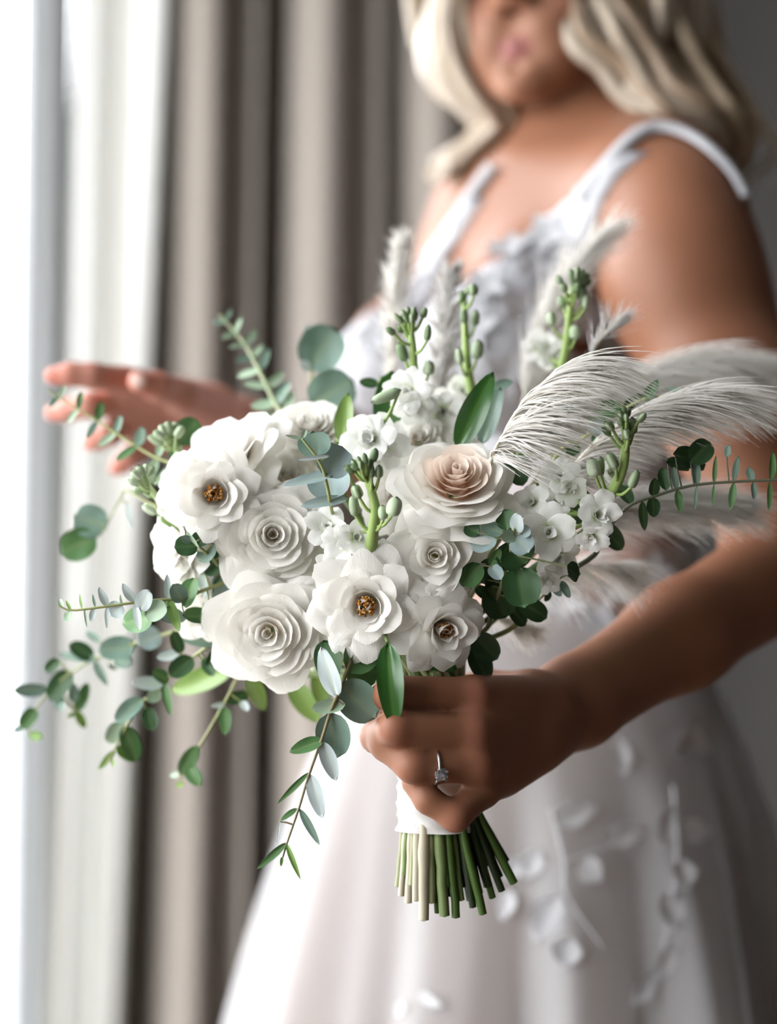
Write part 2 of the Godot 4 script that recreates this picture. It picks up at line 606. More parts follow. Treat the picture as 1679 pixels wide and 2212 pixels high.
func torso_bones(g: Field, grow: float, arms: bool, shoulders := false):
	var k := 0.03
	var up := Vector3.UP
	if arms or shoulders:
		g.bone(W(1470, 465, 1.285), W(1478, 620, 1.265), 0.049 + grow, 0.052 + grow, 0.035)
		g.bone(W(1062, 475, 1.56), W(1020, 560, 1.585), 0.041 + grow, 0.042 + grow, 0.035)
		g.bone(W(1248, 215, 1.475), W(1238, 360, 1.45), 0.044 + grow, 0.047 + grow, 0.02)
		g.bone(W(1285, 325, 1.47), W(1440, 382, 1.34), 0.046 + grow, 0.038 + grow, 0.04)
		g.bone(W(1215, 330, 1.5), W(1085, 420, 1.555), 0.045 + grow, 0.036 + grow, 0.04)
	g.bone(W(1400, 470, 1.335), W(1080, 490, 1.55), 0.066 + grow, 0.058 + grow, k)
	g.bone(W(1190, 560, 1.46), W(1200, 800, 1.47), 0.088 + grow, 0.088 + grow, k, BL, 1.42)
	g.bone(W(1200, 800, 1.47), W(1235, 1250, 1.46), 0.088 + grow, 0.078 + grow, k, BL, 1.36)
	g.bone(W(1235, 1250, 1.46), W(1240, 1560, 1.47), 0.078 + grow, 0.1 + grow, k, BL, 1.4)
	# bust
	g.bone(W(985, 690, 1.49), W(880, 775, 1.47), 0.052 + grow, 0.053 + grow, 0.03)
	g.bone(W(1160, 665, 1.365), W(1075, 765, 1.325), 0.055 + grow, 0.056 + grow, 0.035)
	if arms:
		# her left arm, nearest the lens
		g.bone(W(1478, 600, 1.265), W(1590, 880, 1.225), 0.052, 0.048, 0.03)
		g.bone(W(1590, 880, 1.225), W(1712, 1220, 1.18), 0.048, 0.038, 0.03)
		g.bone(W(1715, 1220, 1.18), W(1470, 1372, 1.105), 0.037, 0.031, 0.02)
		g.bone(W(1470, 1372, 1.105), W(1245, 1516, 1.045), 0.031, 0.0252, 0.02)
		# collar bones
		g.bone(W(1165, 375, 1.40), W(1400, 375, 1.31), 0.008, 0.01, 0.03)
		g.bone(W(1120, 375, 1.42), W(1010, 430, 1.53), 0.008, 0.01, 0.03)
		# her right arm, away from the lens
		g.bone(W(1020, 560, 1.585), W(880, 1000, 1.57), 0.042, 0.036, 0.03)
		g.bone(W(880, 1000, 1.57), W(700, 985, 1.46), 0.036, 0.031, 0.02)
		g.bone(W(700, 985, 1.46), W(530, 925, 1.33), 0.031, 0.022, 0.02)

var spots := []
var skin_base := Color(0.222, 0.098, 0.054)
func skin_at(p: Vector3) -> Color:
	var c := skin_base
	for s in spots:
		var d: float = p.distance_to(s[0])
		var r: float = s[1]
		if d < r:
			var w := 1.0 - d / r
			c = c.lerp(s[2], minf(1.0, w * float(s[3])))
	return c

func bride():
	HM = W(1113, 100, 1.40)
	waist = W(1240, 1330, 1.46)
	var root := thing("person", "blonde woman in a white lace wedding dress holding out a bouquet", "person", Vector3(waist.x, 0, waist.z))
	var blush := Color(0.33, 0.12, 0.08)
	var s := Shape.new()
	# --- torso and arms
	torso = Field.new(Vector3(-0.2, EYE.y - 0.3, -1.72), Vector3(0.42, EYE.y + 0.46, -0.98), 0.0075)
	torso_bones(torso, 0.0, true)
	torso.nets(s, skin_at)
	# --- head
	var lip := Color(0.27, 0.095, 0.085)
	spots = []
	for k in 9:
		var u := k / 4.0 - 1.0
		spots.append([F(u * 0.021, 0.001 - 0.0005 * absf(u), -0.011 + 0.013 * (1.0 - u * u)), 0.0075, lip, 1.6])
		spots.append([F(u * 0.016, -0.0065 + 0.004 * u * u, -0.010 + 0.012 * (1.0 - u * u)), 0.0065, lip, 1.6])
	for sx in [-1.0, 1.0]:
		spots.append([F(sx * 0.043, 0.03, -0.02), 0.035, Color(0.32, 0.14, 0.095), 0.7])
		spots.append([F(sx * 0.031, 0.086, -0.004), 0.012, Color(0.16, 0.10, 0.07), 1.2])
	var h := Field.new(F(0, 0, -0.08) - Vector3(0.125, 0.155, 0.14), F(0, 0, -0.08) + Vector3(0.125, 0.225, 0.13), 0.0045)
	h.bone(F(0, 0.095, -0.10), F(0, 0.105, -0.075), 0.086, 0.08, 0.03, HL, 0.9)
	h.bone(F(0, 0.04, -0.06), F(0, 0.006, -0.04), 0.06, 0.034, 0.03, HL, 1.0)
	for sx in [-1.0, 1.0]:
		h.bone(F(sx * 0.052, 0.0, -0.075), F(sx * 0.011, -0.026, -0.014), 0.016, 0.0115, 0.02)
		h.bone(F(sx * 0.06, 0.05, -0.085), F(sx * 0.052, 0.0, -0.075), 0.02, 0.017, 0.03)
		h.bone(F(sx * 0.034, 0.03, -0.022), F(sx * 0.05, 0.045, -0.05), 0.02, 0.018, 0.025)
		h.bone(F(sx * 0.026, 0.0, -0.018), F(sx * 0.02, 0.012, -0.012), 0.017, 0.016, 0.02)
		h.bone(F(sx * 0.072, 0.045, -0.095), F(sx * 0.075, 0.075, -0.10), 0.009, 0.012, 0.008, HF, 1.4)
		h.bone(F(sx * 0.03, 0.082, -0.016), F(sx * 0.03, 0.082, -0.016), 0.012, 0.012, 0.006)
		h.bone(F(sx * 0.02, 0.098, -0.012), F(sx * 0.045, 0.1, -0.026), 0.007, 0.006, 0.015)
		h.bone(F(sx * 0.0125, 0.034, 0.006), F(sx * 0.008, 0.034, 0.008), 0.0065, 0.0065, 0.008)
	h.bone(F(0, 0.086, -0.006), F(0, 0.042, 0.016), 0.0075, 0.0105, 0.014)
	h.bone(F(0, -0.0265, -0.012), F(0, -0.0265, -0.009), 0.0125, 0.012, 0.014)
	for sx in [-1.0, 1.0]:
		h.bone(F(sx * 0.022, 0.0, -0.011), F(0, 0.002, -0.0025), 0.0035, 0.0055, 0.005)
		h.bone(F(sx * 0.018, -0.006, -0.01), F(0, -0.0075, -0.003), 0.004, 0.0062, 0.005)
	h.dent(F(0, -0.0165, 0.006), 0.008, 0.006)
	for sx in [-1.0, 1.0]:
		h.dent(F(sx * 0.0065, 0.026, 0.012), 0.0035, 0.003)
	h.bone(F(0, 0.0, -0.09), W(1242, 300, 1.462), 0.042, 0.0435, 0.015)
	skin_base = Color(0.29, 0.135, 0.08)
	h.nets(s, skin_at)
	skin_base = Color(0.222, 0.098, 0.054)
	# --- the hand that holds the stems
	spots = []
	for q in [[1030, 1500, 0.955], [1025, 1580, 0.945], [1035, 1652, 0.95], [1045, 1708, 0.962], [850, 1500, 0.945], [858, 1575, 0.938], [892, 1655, 0.942], [985, 1762, 0.945]]:
		spots.append([W(q[0], q[1], q[2]), 0.014, blush, 0.6])
	var g := Field.new(W(1000, 1600, 0.985) - Vector3(0.062, 0.06, 0.075), W(1000, 1600, 0.985) + Vector3(0.115, 0.07, 0.11), 0.0024)
	var wr := W(1180, 1550, 1.022)
	g.bone(W(1400, 1416, 1.087), W(1245, 1516, 1.045), 0.0278, 0.0266, 0.006)
	g.bone(W(1245, 1516, 1.045), wr, 0.0266, 0.0248, 0.008)
	var kn := [[1022, 1503, 0.962], [1020, 1584, 0.952], [1030, 1652, 0.953], [1042, 1706, 0.962]]
	for j in 4:
		var kq: Array = kn[j]
		g.bone(W(1165, 1520 + j * 22, 1.008 + 0.002 * j), W(kq[0], kq[1], kq[2]), 0.0165, 0.0112 - 0.0004 * j, 0.011)
	g.bone(W(1150, 1600, 1.0), W(1075, 1660, 0.985), 0.017, 0.014, 0.012)
	finger(g, [kn[0], [848, 1496, 0.945], [808, 1522, 0.972], [826, 1548, 1.0]], [0.0102, 0.0091, 0.0084, 0.0074])
	finger(g, [kn[1], [856, 1573, 0.937], [812, 1592, 0.965], [828, 1602, 0.992]], [0.0101, 0.009, 0.0082, 0.0073])
	finger(g, [kn[2], [893, 1655, 0.94], [833, 1610, 0.952], [812, 1585, 0.972]], [0.01, 0.009, 0.008, 0.007])
	finger(g, [kn[3], [984, 1764, 0.944], [925, 1728, 0.945], [892, 1690, 0.952]], [0.0092, 0.0078, 0.0072, 0.0064])
	# thumb: leaves the side of the palm and closes behind the stems
	g.bone(W(1130, 1510, 1.015), W(1050, 1492, 1.035), 0.0155, 0.0125, 0.01)
	g.bone(W(1050, 1492, 1.035), W(950, 1500, 1.045), 0.0115, 0.0105, 0.004)
	g.bone(W(950, 1500, 1.045), W(870, 1515, 1.035), 0.0102, 0.008, 0.004)
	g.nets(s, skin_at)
	# --- the open hand by the window
	var tips := [[116, 812, 1.2], [116, 892, 1.235], [192, 955, 1.25], [252, 1012, 1.265], [294, 824, 1.19]]
	spots = []
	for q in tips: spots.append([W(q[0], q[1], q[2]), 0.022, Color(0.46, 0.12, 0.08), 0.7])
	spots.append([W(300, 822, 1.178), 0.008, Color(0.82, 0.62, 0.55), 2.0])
	var g2 := Field.new(W(320, 890, 1.25) - Vector3(0.09, 0.058, 0.11), W(320, 890, 1.25) + Vector3(0.105, 0.058, 0.1), 0.0028)
	var w2 := W(500, 915, 1.315)
	g2.bone(W(560, 935, 1.355), w2, 0.0237, 0.0215, 0.01)
	var k2 := [[272, 824, 1.22], [258, 868, 1.235], [278, 912, 1.25], [312, 952, 1.265]]
	for j in 4:
		var kq: Array = k2[j]
		g2.bone(W(450, 878 + j * 16, 1.285 + 0.004 * j), W(kq[0], kq[1], kq[2]), 0.0165, 0.0105, 0.012)
	finger(g2, [k2[0], [200, 812, 1.2], [155, 809, 1.198], tips[0]], [0.0105, 0.0088, 0.008, 0.0065])
	finger(g2, [k2[1], [195, 876, 1.22], [150, 885, 1.228], tips[1]], [0.0105, 0.0088, 0.008, 0.0065])
	finger(g2, [k2[2], [240, 936, 1.238], [212, 948, 1.244], tips[2]], [0.01, 0.0085, 0.0078, 0.0063])
	finger(g2, [k2[3], [285, 985, 1.258], [266, 1001, 1.262], tips[3]], [0.009, 0.0075, 0.007, 0.0058])
	g2.bone(W(470, 890, 1.28), W(392, 856, 1.225), 0.0165, 0.0125, 0.01)
	g2.bone(W(392, 856, 1.225), W(340, 835, 1.2), 0.012, 0.0102, 0.004)
	g2.bone(W(340, 835, 1.2), W(300, 825, 1.188), 0.0102, 0.0078, 0.004)
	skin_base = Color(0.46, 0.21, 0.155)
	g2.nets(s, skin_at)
	put("body", s.mesh(), M.skin, root)
	hair(root)
	dress(root)
	ring()

func finger(g: Field, p: Array, r: Array):
	for j in 3:
		var a: Array = p[j]
		var b: Array = p[j + 1]
		g.bone(W(a[0], a[1], a[2]), W(b[0], b[1], b[2]), r[j], r[j + 1], 0.0035)

func ring():
	var c := W(935, 1655, 0.944)
	var ax := (W(893, 1655, 0.94) - W(1030, 1652, 0.953)).normalized()
	var o := thing("ring", "silver solitaire ring with a clear square stone on her finger", "ring", c)
	var e1 := Vector3.UP
	e1 = (e1 - ax * e1.dot(ax)).normalized()
	var e2 := ax.cross(e1)
	if e2.z < 0: e2 = -e2
	var path := PackedVector3Array()
	var rr := PackedFloat32Array()
	for k in 25:
		var a := TAU * k / 24
		path.append(c + e1 * cos(a) * 0.0098 + e2 * sin(a) * 0.0098)
		rr.append(0.00085)
	var s := Shape.new()
	s.tube(path, rr, 8, Color.WHITE, false)
	put("band", s.mesh(), M.silver, o)
	# the stone sits turned a little down and towards the lens
	var up := (e2 * 0.95 - e1 * 0.3).normalized()
	var u := ax
	var w := up.cross(u).normalized()
	var g := c + up * 0.0122
	var st := Shape.new()
	var prof := [[0.0, 0.0], [0.0034, 0.0026], [0.0034, 0.003], [0.0019, 0.0042], [0.0, 0.0042]]
	var pts := PackedVector3Array()
	for q in prof:
		for k in 9:
			var a := TAU * k / 8
			var sq := 1.0 if k % 2 == 0 else 1.18
			pts.append(g + (u * cos(a + PI / 8) + w * sin(a + PI / 8)) * float(q[0]) * sq + up * (float(q[1]) - 0.0025))
	st.sheet(8, 4, pts)
	put("gemstone", st.mesh(), M.diamond, o)
	for k in 4:
		var a := TAU * k / 4 + PI / 4
		var d := u * cos(a) + w * sin(a)
		var pr := Shape.new()
		pr.tube(PackedVector3Array([c + up * 0.0095 + d * 0.001, g + d * 0.0037 + up * 0.0, g + d * 0.0032 + up * 0.0018]), PackedFloat32Array([0.0006, 0.0007, 0.0008]), 6)
		put("prong", pr.mesh(), M.silver, o)

# ---------------------------------------------------------------- hair: many waved locks
func lock(s: Shape, p: Array, n: int, width: float, sprd: float, wave: float, turns: float, cols: Array):
	var base := spline(p, 22)
	for k in n:
		var ph := rng.randf() * TAU
		var off := Vector3(rng.randfn(), rng.randfn() * 0.3, rng.randfn()) * sprd
		var path := PackedVector3Array()
		var rr := PackedFloat32Array()
		var w := width * rng.randf_range(0.5, 1.1)
		var wv := wave * rng.randf_range(0.6, 1.2)
		var end := rng.randf_range(0.85, 1.0)
		for j in 23:
			var t := j / 22.0 * end
			var q := base[mini(int(t * 22), 21)].lerp(base[mini(int(t * 22) + 1, 22)], t * 22 - int(t * 22))
			var a := ph * 0.25 + t * turns * TAU
			q += Vector3(cos(a), 0.2 * sin(a * 2.0), sin(a)) * wv * smoothstep(0.05, 0.5, t) + off * (0.35 + 0.65 * sin(PI * minf(t * 0.8 + 0.1, 1.0)))
			path.append(q)
			rr.append(w * 0.82 * (0.35 + 0.65 * sin(PI * clampf(t * 0.92 + 0.06, 0, 1))))
		var c: Color = cols[rng.randi() % cols.size()]
		s.tube(path, rr, 6, c)

func hair(root: Node3D):
	rng.seed = 77
	var s := Shape.new()
	var cols := [lin(0.74, 0.69, 0.62), lin(0.68, 0.61, 0.52), lin(0.79, 0.75, 0.70), lin(0.56, 0.48, 0.39), lin(0.71, 0.65, 0.57)]
	var dark := [lin(0.60, 0.51, 0.40), lin(0.68, 0.59, 0.48), lin(0.76, 0.68, 0.57), lin(0.46, 0.38, 0.29)]
	# crown: a cap of locks from the parting over both sides
	var part_l := F(0.0, 0.185, -0.06)
	for k in 34:
		var f := lerpf(-0.01, -0.19, k / 33.0)
		for sd in [-1.0, 1.0]:
			var top := F(sd * 0.006, 0.185 - 0.9 * pow(absf(f + 0.08), 1.6) * 4.0, f)
			lock(s, [top, F(sd * 0.07, 0.155 - absf(f + 0.08) * 0.4, f * 0.95 - 0.01), F(sd * 0.098, 0.08, f * 0.75 - 0.035), F(sd * 0.1, 0.0, f * 0.6 - 0.05)], 3, 0.010, 0.004, 0.002, 1.0, cols)
	# back of the head
	for k in 16:
		var a := lerpf(-0.09, 0.09, k / 15.0)
		lock(s, [F(a * 0.5, 0.175, -0.15), F(a, 0.1, -0.2), F(a * 1.15, 0.0, -0.19), F(a * 1.2, -0.11, -0.16)], 4, 0.011, 0.006, 0.004, 1.5, dark)
	# her right side (photo left): waves that frame the cheek and fall on the shoulder
	lock(s, [W(1000, -90, 1.42), W(955, 10, 1.43), W(965, 110, 1.43), W(1000, 200, 1.44), W(1040, 270, 1.46), W(985, 340, 1.47), W(965, 395, 1.47)], 16, 0.0085, 0.0075, 0.007, 1.3, cols)
	lock(s, [W(1010, -80, 1.44), W(1000, 40, 1.45), W(1010, 150, 1.46), W(1060, 240, 1.47), W(1085, 310, 1.48), W(1040, 370, 1.49), W(1000, 400, 1.49)], 16, 0.0085, 0.008, 0.007, 1.4, cols)
	lock(s, [W(985, -60, 1.47), W(945, 60, 1.48), W(955, 170, 1.48), W(1030, 230, 1.49), W(1075, 290, 1.5), W(985, 350, 1.5), W(940, 385, 1.49)], 12, 0.008, 0.009, 0.008, 1.5, cols)
	# her left side (photo right): a heavy lock that sweeps back over the shoulder
	lock(s, [W(1245, -110, 1.44), W(1245, 0, 1.405), W(1275, 90, 1.39), W(1345, 140, 1.385), W(1375, 200, 1.385), W(1430, 255, 1.38), W(1500, 290, 1.385)], 20, 0.0085, 0.0075, 0.006, 1.2, cols)
	lock(s, [W(1270, -120, 1.46), W(1290, -10, 1.42), W(1350, 60, 1.40), W(1390, 130, 1.39), W(1410, 200, 1.385), W(1480, 255, 1.39), W(1560, 320, 1.41)], 22, 0.009, 0.011, 0.008, 1.2, cols)
	lock(s, [W(1320, -120, 1.48), W(1400, 0, 1.45), W(1450, 90, 1.43), W(1480, 170, 1.42), W(1510, 240, 1.41), W(1560, 300, 1.43), W(1590, 370, 1.46)], 24, 0.009, 0.013, 0.009, 1.3, dark)
	lock(s, [W(1340, -120, 1.53), W(1430, 0, 1.52), W(1490, 90, 1.5), W(1540, 190, 1.49), W(1560, 270, 1.48), W(1590, 340, 1.48), W(1560, 400, 1.5)], 24, 0.010, 0.014, 0.009, 1.3, dark)
	lock(s, [W(1330, 0, 1.5), W(1370, 90, 1.49), W(1420, 180, 1.48), W(1450, 260, 1.46), W(1500, 320, 1.46)], 20, 0.011, 0.014, 0.006, 1.0, dark)
	put("hair", s.mesh(), M.hair_v, root)

# ---------------------------------------------------------------- dress
func body_hit(px: float, py: float, lift: float) -> Vector3:      # the nearest place on her body that lies on that line of sight
	var a := W(px, py, 1.0)
	var dir := (a - EYE).normalized()
	var t := 1.12
	for k in 90:
		var d := torso.at(EYE + dir * t)
		if d < 0.001: break
		t += minf(d * 0.6, 0.02)
		if t > 1.75: break
	var p := EYE + dir * t
	return p + torso.slope(p) * lift

func dress(root: Node3D):
	var white := func(_p): return Color.WHITE
	var fn := FastNoiseLite.new()
	fn.seed = 5
	fn.frequency = 38.0
	var o := Node3D.new()
	o.name = "wedding_dress"
	root.add_child(o)
	o.set_meta("label", "white lace wedding dress with tulle skirt")
	# bodice: her trunk a little larger, cut by the V of the neckline, the armholes and the waist
	var g := Field.new(Vector3(-0.2, EYE.y - 0.2, -1.72), Vector3(0.34, EYE.y + 0.34, -1.1), 0.0075)
	torso_bones(g, 0.0055, false, true)
	var V := body_hit(930, 672, 0.0)
	var lay := func(q): 
		var e := body_hit(q[0], q[1], 0.0) - V
		return Vector2(e.dot(BL), e.y)
	var neck := []      # neckline of her left half, inner and outer edges of the right one, left armhole: (sideways, height)
	for q in [[930, 672], [970, 642], [1010, 610], [1060, 570], [1120, 520], [1180, 470], [1250, 405], [1330, 330], [1400, 278]]: neck.append(lay.call(q))
	var arm := []
	for q in [[1315, 800], [1310, 760], [1290, 700], [1270, 640], [1276, 550], [1290, 470], [1330, 390], [1420, 320]]: arm.append(lay.call(q))
	var rin := []
	for q in [[930, 672], [945, 610], [965, 560], [1010, 490], [1060, 410], [1090, 375]]: rin.append(lay.call(q))
	var rout := []
	for q in [[845, 655], [885, 610], [930, 540], [975, 470], [1015, 415], [1052, 362]]: rout.append(lay.call(q))
	for z in g.nz:
		for y in g.ny:
			for x in g.nx:
				var i := (z * g.ny + y) * g.nx + x
				var d := g.f[i]
				if d > 0.03: continue
				var p := g.o + Vector3(x, y, z) * g.cell
				d += fn.get_noise_3dv(p) * 0.0035
				var q := p - V
				var sl := q.dot(BL)
				var h := q.y
				var front := q.dot(BF) > -0.15
				var cut := -0.05
				if front:
					if h > 0.0:
						var left := maxf(h - along_x(neck, sl), -sl) if sl > 0.0 else 1.0
						var right := maxf(along_y(rout, h) - sl, sl - along_y(rin, h))
						cut = minf(left, right) * 0.7
					if h > -0.055 and q.dot(BF) < -0.035: cut = maxf(cut, (sl - along_y(arm, h)) * 0.7)
					if h > -0.03: cut = maxf(cut, (along_y(rout, maxf(h, 0.0)) - maxf(0.0, -h) * 3.0 - sl) * 0.7)
				else: cut = h + 0.02
				g.f[i] = maxf(d, maxf(cut, (EYE.y - 0.085) - p.y))
	var s := Shape.new()
	var nude := lin(0.64, 0.53, 0.48)
	var lacy := lin(0.68, 0.68, 0.695)
	g.nets(s, func(p):
		var low := smoothstep(V.y - 0.10, V.y - 0.22, p.y)
		return lacy.lerp(nude, low * smoothstep(-0.15, 0.1, fn.get_noise_3dv(p * 0.55) + 0.05)))
	put("bodice", s.mesh(), M.bodice, o)
	# straps over both shoulders
	strap(o, [[1262, 430], [1325, 350], [1378, 298], [1425, 282], [1480, 296], [1530, 330], [1575, 378], [1602, 430]], 40, 20)
	strap(o, [[985, 490], [1020, 430], [1048, 390], [1072, 362]], 50, 36)
	# a little lace leafwork on the bodice
	rng.seed = 31
	for q in [[1100, 560], [1150, 600], [1050, 640], [1190, 520], [1120, 690], [1210, 620], [1240, 690], [1030, 720], [1170, 760], [860, 690], [820, 730], [900, 650], [1260, 560], [1090, 800], [1320, 1260], [1230, 1290], [1290, 1330], [1170, 1350], [1390, 1240], [1110, 1390]]:
		var c := body_hit(q[0], q[1], 0.0)
		var n := torso.slope(c)
		var u := n.cross(Vector3(rng.randfn(), rng.randfn(), rng.randfn())).normalized()
		var m := Shape.new()
		for k in 5:
			var dir := u.rotated(n, TAU * k / 5 + rng.randf() * 0.4)
			leaf_into(m, c + n * 0.008, c + n * 0.0125 + dir * 0.02, n, 0.012, 0.15, [Color.WHITE, Color.WHITE])
		put("lace_flower", m.mesh(), M.lace, o)
	skirt(o)

func along_x(t: Array, x: float) -> float:
	for k in t.size() - 1:
		if x <= t[k + 1].x or k == t.size() - 2:
			return lerpf(t[k].y, t[k + 1].y, clampf((x - t[k].x) / maxf(t[k + 1].x - t[k].x, 1e-4), 0.0, 1.0))
	return 0.0

func along_y(t: Array, y: float) -> float:
	for k in t.size() - 1:
		if y <= t[k + 1].y or k == t.size() - 2:
			return lerpf(t[k].x, t[k + 1].x, clampf((y - t[k].y) / maxf(t[k + 1].y - t[k].y, 1e-4), 0.0, 1.0))
	return 0.0

func strap(o: Node3D, px: Array, w0: float, w1: float):
	var pts := PackedVector3Array()
	var ctl := []
	for q in px: ctl.append(body_hit(q[0], q[1], 0.003))
	var path := spline(ctl, 24)
	var s := Shape.new()
	for k in 25:
		var p := path[k]
		var t := (path[mini(k + 1, 24)] - path[maxi(k - 1, 0)]).normalized()
		var n := torso.slope(p)
		if n == Vector3.ZERO: n = Vector3.UP
		var x := t.cross(n).normalized()
		var w := lerpf(w0, w1, k / 24.0) * K * 1.35 * 0.5
		for e in [[-1.0, -0.001], [-0.9, 0.0025], [-0.4, 0.004], [0.4, 0.004], [0.9, 0.0025], [1.0, -0.001]]:
			pts.append(p + x * w * float(e[0]) + n * float(e[1]))
	s.sheet(5, 24, pts)
	put("strap", s.mesh(), M.lace, o)

# the skirt falls from the waist; a in turns round her, h down from the waist
const SKC := Vector3(0.115, 0, -1.45)
func skirt_r(a: float, h: float, layer: float) -> Vector3:
	var t := clampf(h / 0.95, 0, 1)
	var rad := 0.118 + 0.062 * (1.0 - exp(-h * 9.0)) + 0.15 * h
	var amp := 0.03 * smoothstep(0.02, 0.45, h) * layer
	rad += amp * (sin(a * 11.0 + 0.7 + sin(a * 3.0) * 1.4) * 0.8 + sin(a * 27.0 + 2.0) * 0.2)
	rad += (layer - 1.0) * 0.022
	# wider across her hips than from front to back, and she stands turned to the window
	var w := lerpf(1.0, 0.93, smoothstep(0.0, 0.25, h))
	var u := (sin(a) * 0.7 + cos(a) * 0.714) * rad * (2.0 - w) * 0.98
	var v := (-sin(a) * 0.714 + cos(a) * 0.7) * rad * w
	return Vector3(SKC.x + u * 0.7 - v * 0.714 - 0.03 * t, waist.y - h, SKC.z + u * 0.714 + v * 0.7)

func skirt_sheet(layer: float, nu: int, nv: int) -> Mesh:
	var pts := PackedVector3Array()
	for y in nv + 1:
		var h := pow(float(y) / nv, 1.2) * (waist.y - 0.012)
		for x in nu + 1: pts.append(skirt_r(TAU * x / nu, h, layer))
	var s := Shape.new()
	s.sheet(nu, nv, pts, [], true)
	return s.mesh()

func skirt_hit(px: float, py: float) -> Vector2:      # (a, h) of the skirt's front there
	var best := Vector2.ZERO
	var e := 1e9
	for x in 120:
		var a := lerpf(-1.6, 1.6, x / 119.0)
		for y in 90:
			var h := 0.04 + 0.62 * y / 89.0
			var p: Vector3 = cam_basis.inverse() * (skirt_r(a, h, 1.0) - EYE)
			var q := Vector2(839.5 + p.x / -p.z / K, 1106.0 - p.y / -p.z / K)
			var d := q.distance_squared_to(Vector2(px, py))
			if d < e:
				e = d
				best = Vector2(a, h)
	return best

func skirt(o: Node3D):
	put("lining", skirt_sheet(0.0, 120, 24), M.lining, o)
	put("tulle", skirt_sheet(1.0, 300, 30), M.tulle, o)
	var twigs := [[[1190, 1760], [1290, 1740], 60], [[1300, 1800], [1385, 1790], 60], [[1170, 1830], [1140, 1905], 56], [[1250, 1850], [1290, 1900], 62], [[1130, 1850], [1085, 1900], 44], [[1195, 1930], [1160, 2030], 80], [[1230, 2010], [1205, 2100], 70], [[1325, 1580], [1345, 1680], 48], [[1440, 1740], [1420, 1830], 60], [[1450, 1790], [1520, 1800], 56], [[1455, 1850], [1475, 1930], 66], [[1430, 1930], [1450, 2010], 70], [[1470, 1590], [1525, 1630], 44], [[1400, 2090], [1350, 2170], 54], [[1440, 1640], [1500, 1560], 44], [[905, 2150], [955, 2178], 26], [[890, 2150], [860, 2200], 26], [[1440, 2030], [1405, 2110], 50], [[1110, 1920], [1080, 1985], 46]]
	for q in twigs:
		var ha := skirt_hit(q[0][0], q[0][1])
		var hb := skirt_hit(q[1][0], q[1][1])
		var a := skirt_r(ha.x, ha.y, 1.0)
		var b := skirt_r(hb.x, hb.y, 1.0)
		var mid := skirt_r((ha.x + hb.x) / 2, (ha.y + hb.y) / 2, 1.0)
		var n := Vector3(mid.x - SKC.x, 0, mid.z - SKC.z).normalized()
		var m := Shape.new()
		leaf_into(m, a + n * 0.007, b + n * 0.007, n, float(q[2]) * K * 1.3, 0.12, [Color.WHITE, Color.WHITE])
		put("lace_leaf", m.mesh(), M.applique, o)
	for q in [[[1190, 1750], [1215, 1850], [1225, 1930], [1290, 2050]], [[1440, 1700], [1455, 1830], [1440, 1960], [1400, 2120]], [[1220, 1850], [1290, 1830], [1350, 1800]]]:
		var path := []
		for e in q:
			var hh := skirt_hit(e[0], e[1])
			var p := skirt_r(hh.x, hh.y, 1.0)
			path.append(p + Vector3(p.x - SKC.x, 0, p.z - SKC.z).normalized() * 0.006)
		var m := Shape.new()
		m.tube(spline(path, 16), radii(16, 0.0009, 0.0006), 5)
		put("lace_stem", m.mesh(), M.applique, o)

# ---------------------------------------------------------------- leaves
# one blade from base to tip; up is the way its face looks, curl cups it, kind 0 pointed 1 round
func leaf_into(s: Shape, base: Vector3, tip: Vector3, up: Vector3, width: float, curl: float, cols: Array, kind := 0.0, bend := 0.0, nu := 6, nv := 9):
	var ax := tip - base
	var len := ax.length()
	ax /= maxf(len, 1e-6)
	var sd := ax.cross(up)
	sd = sd.normalized() if sd.length_squared() > 1e-8 else ax.cross(Vector3(0.3, 0.8, 0.5)).normalized()
	var nn := sd.cross(ax)
	var pts := PackedVector3Array()
	var col := []
	for y in nv + 1:
		var t := float(y) / nv
		var w0 := pow(sin(PI * pow(t, 0.85)), 0.75) * (1.0 - 0.25 * t)
		var tr := 2.0 * t - 1.0
		var w1 := sqrt(maxf(0.0, 1.0 - pow(absf(tr), 2.3)))
		var w := lerpf(w0, w1, kind) * width * 0.5
		if y == 0: w = maxf(w, width * 0.03)
		var mid := base + ax * len * t + nn * (bend * len * sin(PI * t))
		for x in nu + 1:
			var u := 2.0 * x / nu - 1.0
			var lift := curl * w * u * u - 0.05 * width * (1.0 - minf(1.0, absf(u) * 4.0)) * (1.0 - t)
			var rip := 0.02 * width * sin(t * 9.0 + u * 3.0) * absf(u)
			pts.append(mid + sd * w * u + nn * (lift + rip))
			var f := absf(u)
			var c: Color = (cols[0] as Color).lerp(cols[1], clampf(f * 0.8 + 0.2 * sin(t * 5.0 + u * 2.0), 0, 1))
			if x == nu / 2 and cols.size() > 2: c = c.lerp(cols[2], 0.8 * (1.0 - 0.6 * t))
			col.append(c)
	s.sheet(nu, nv, pts, col)

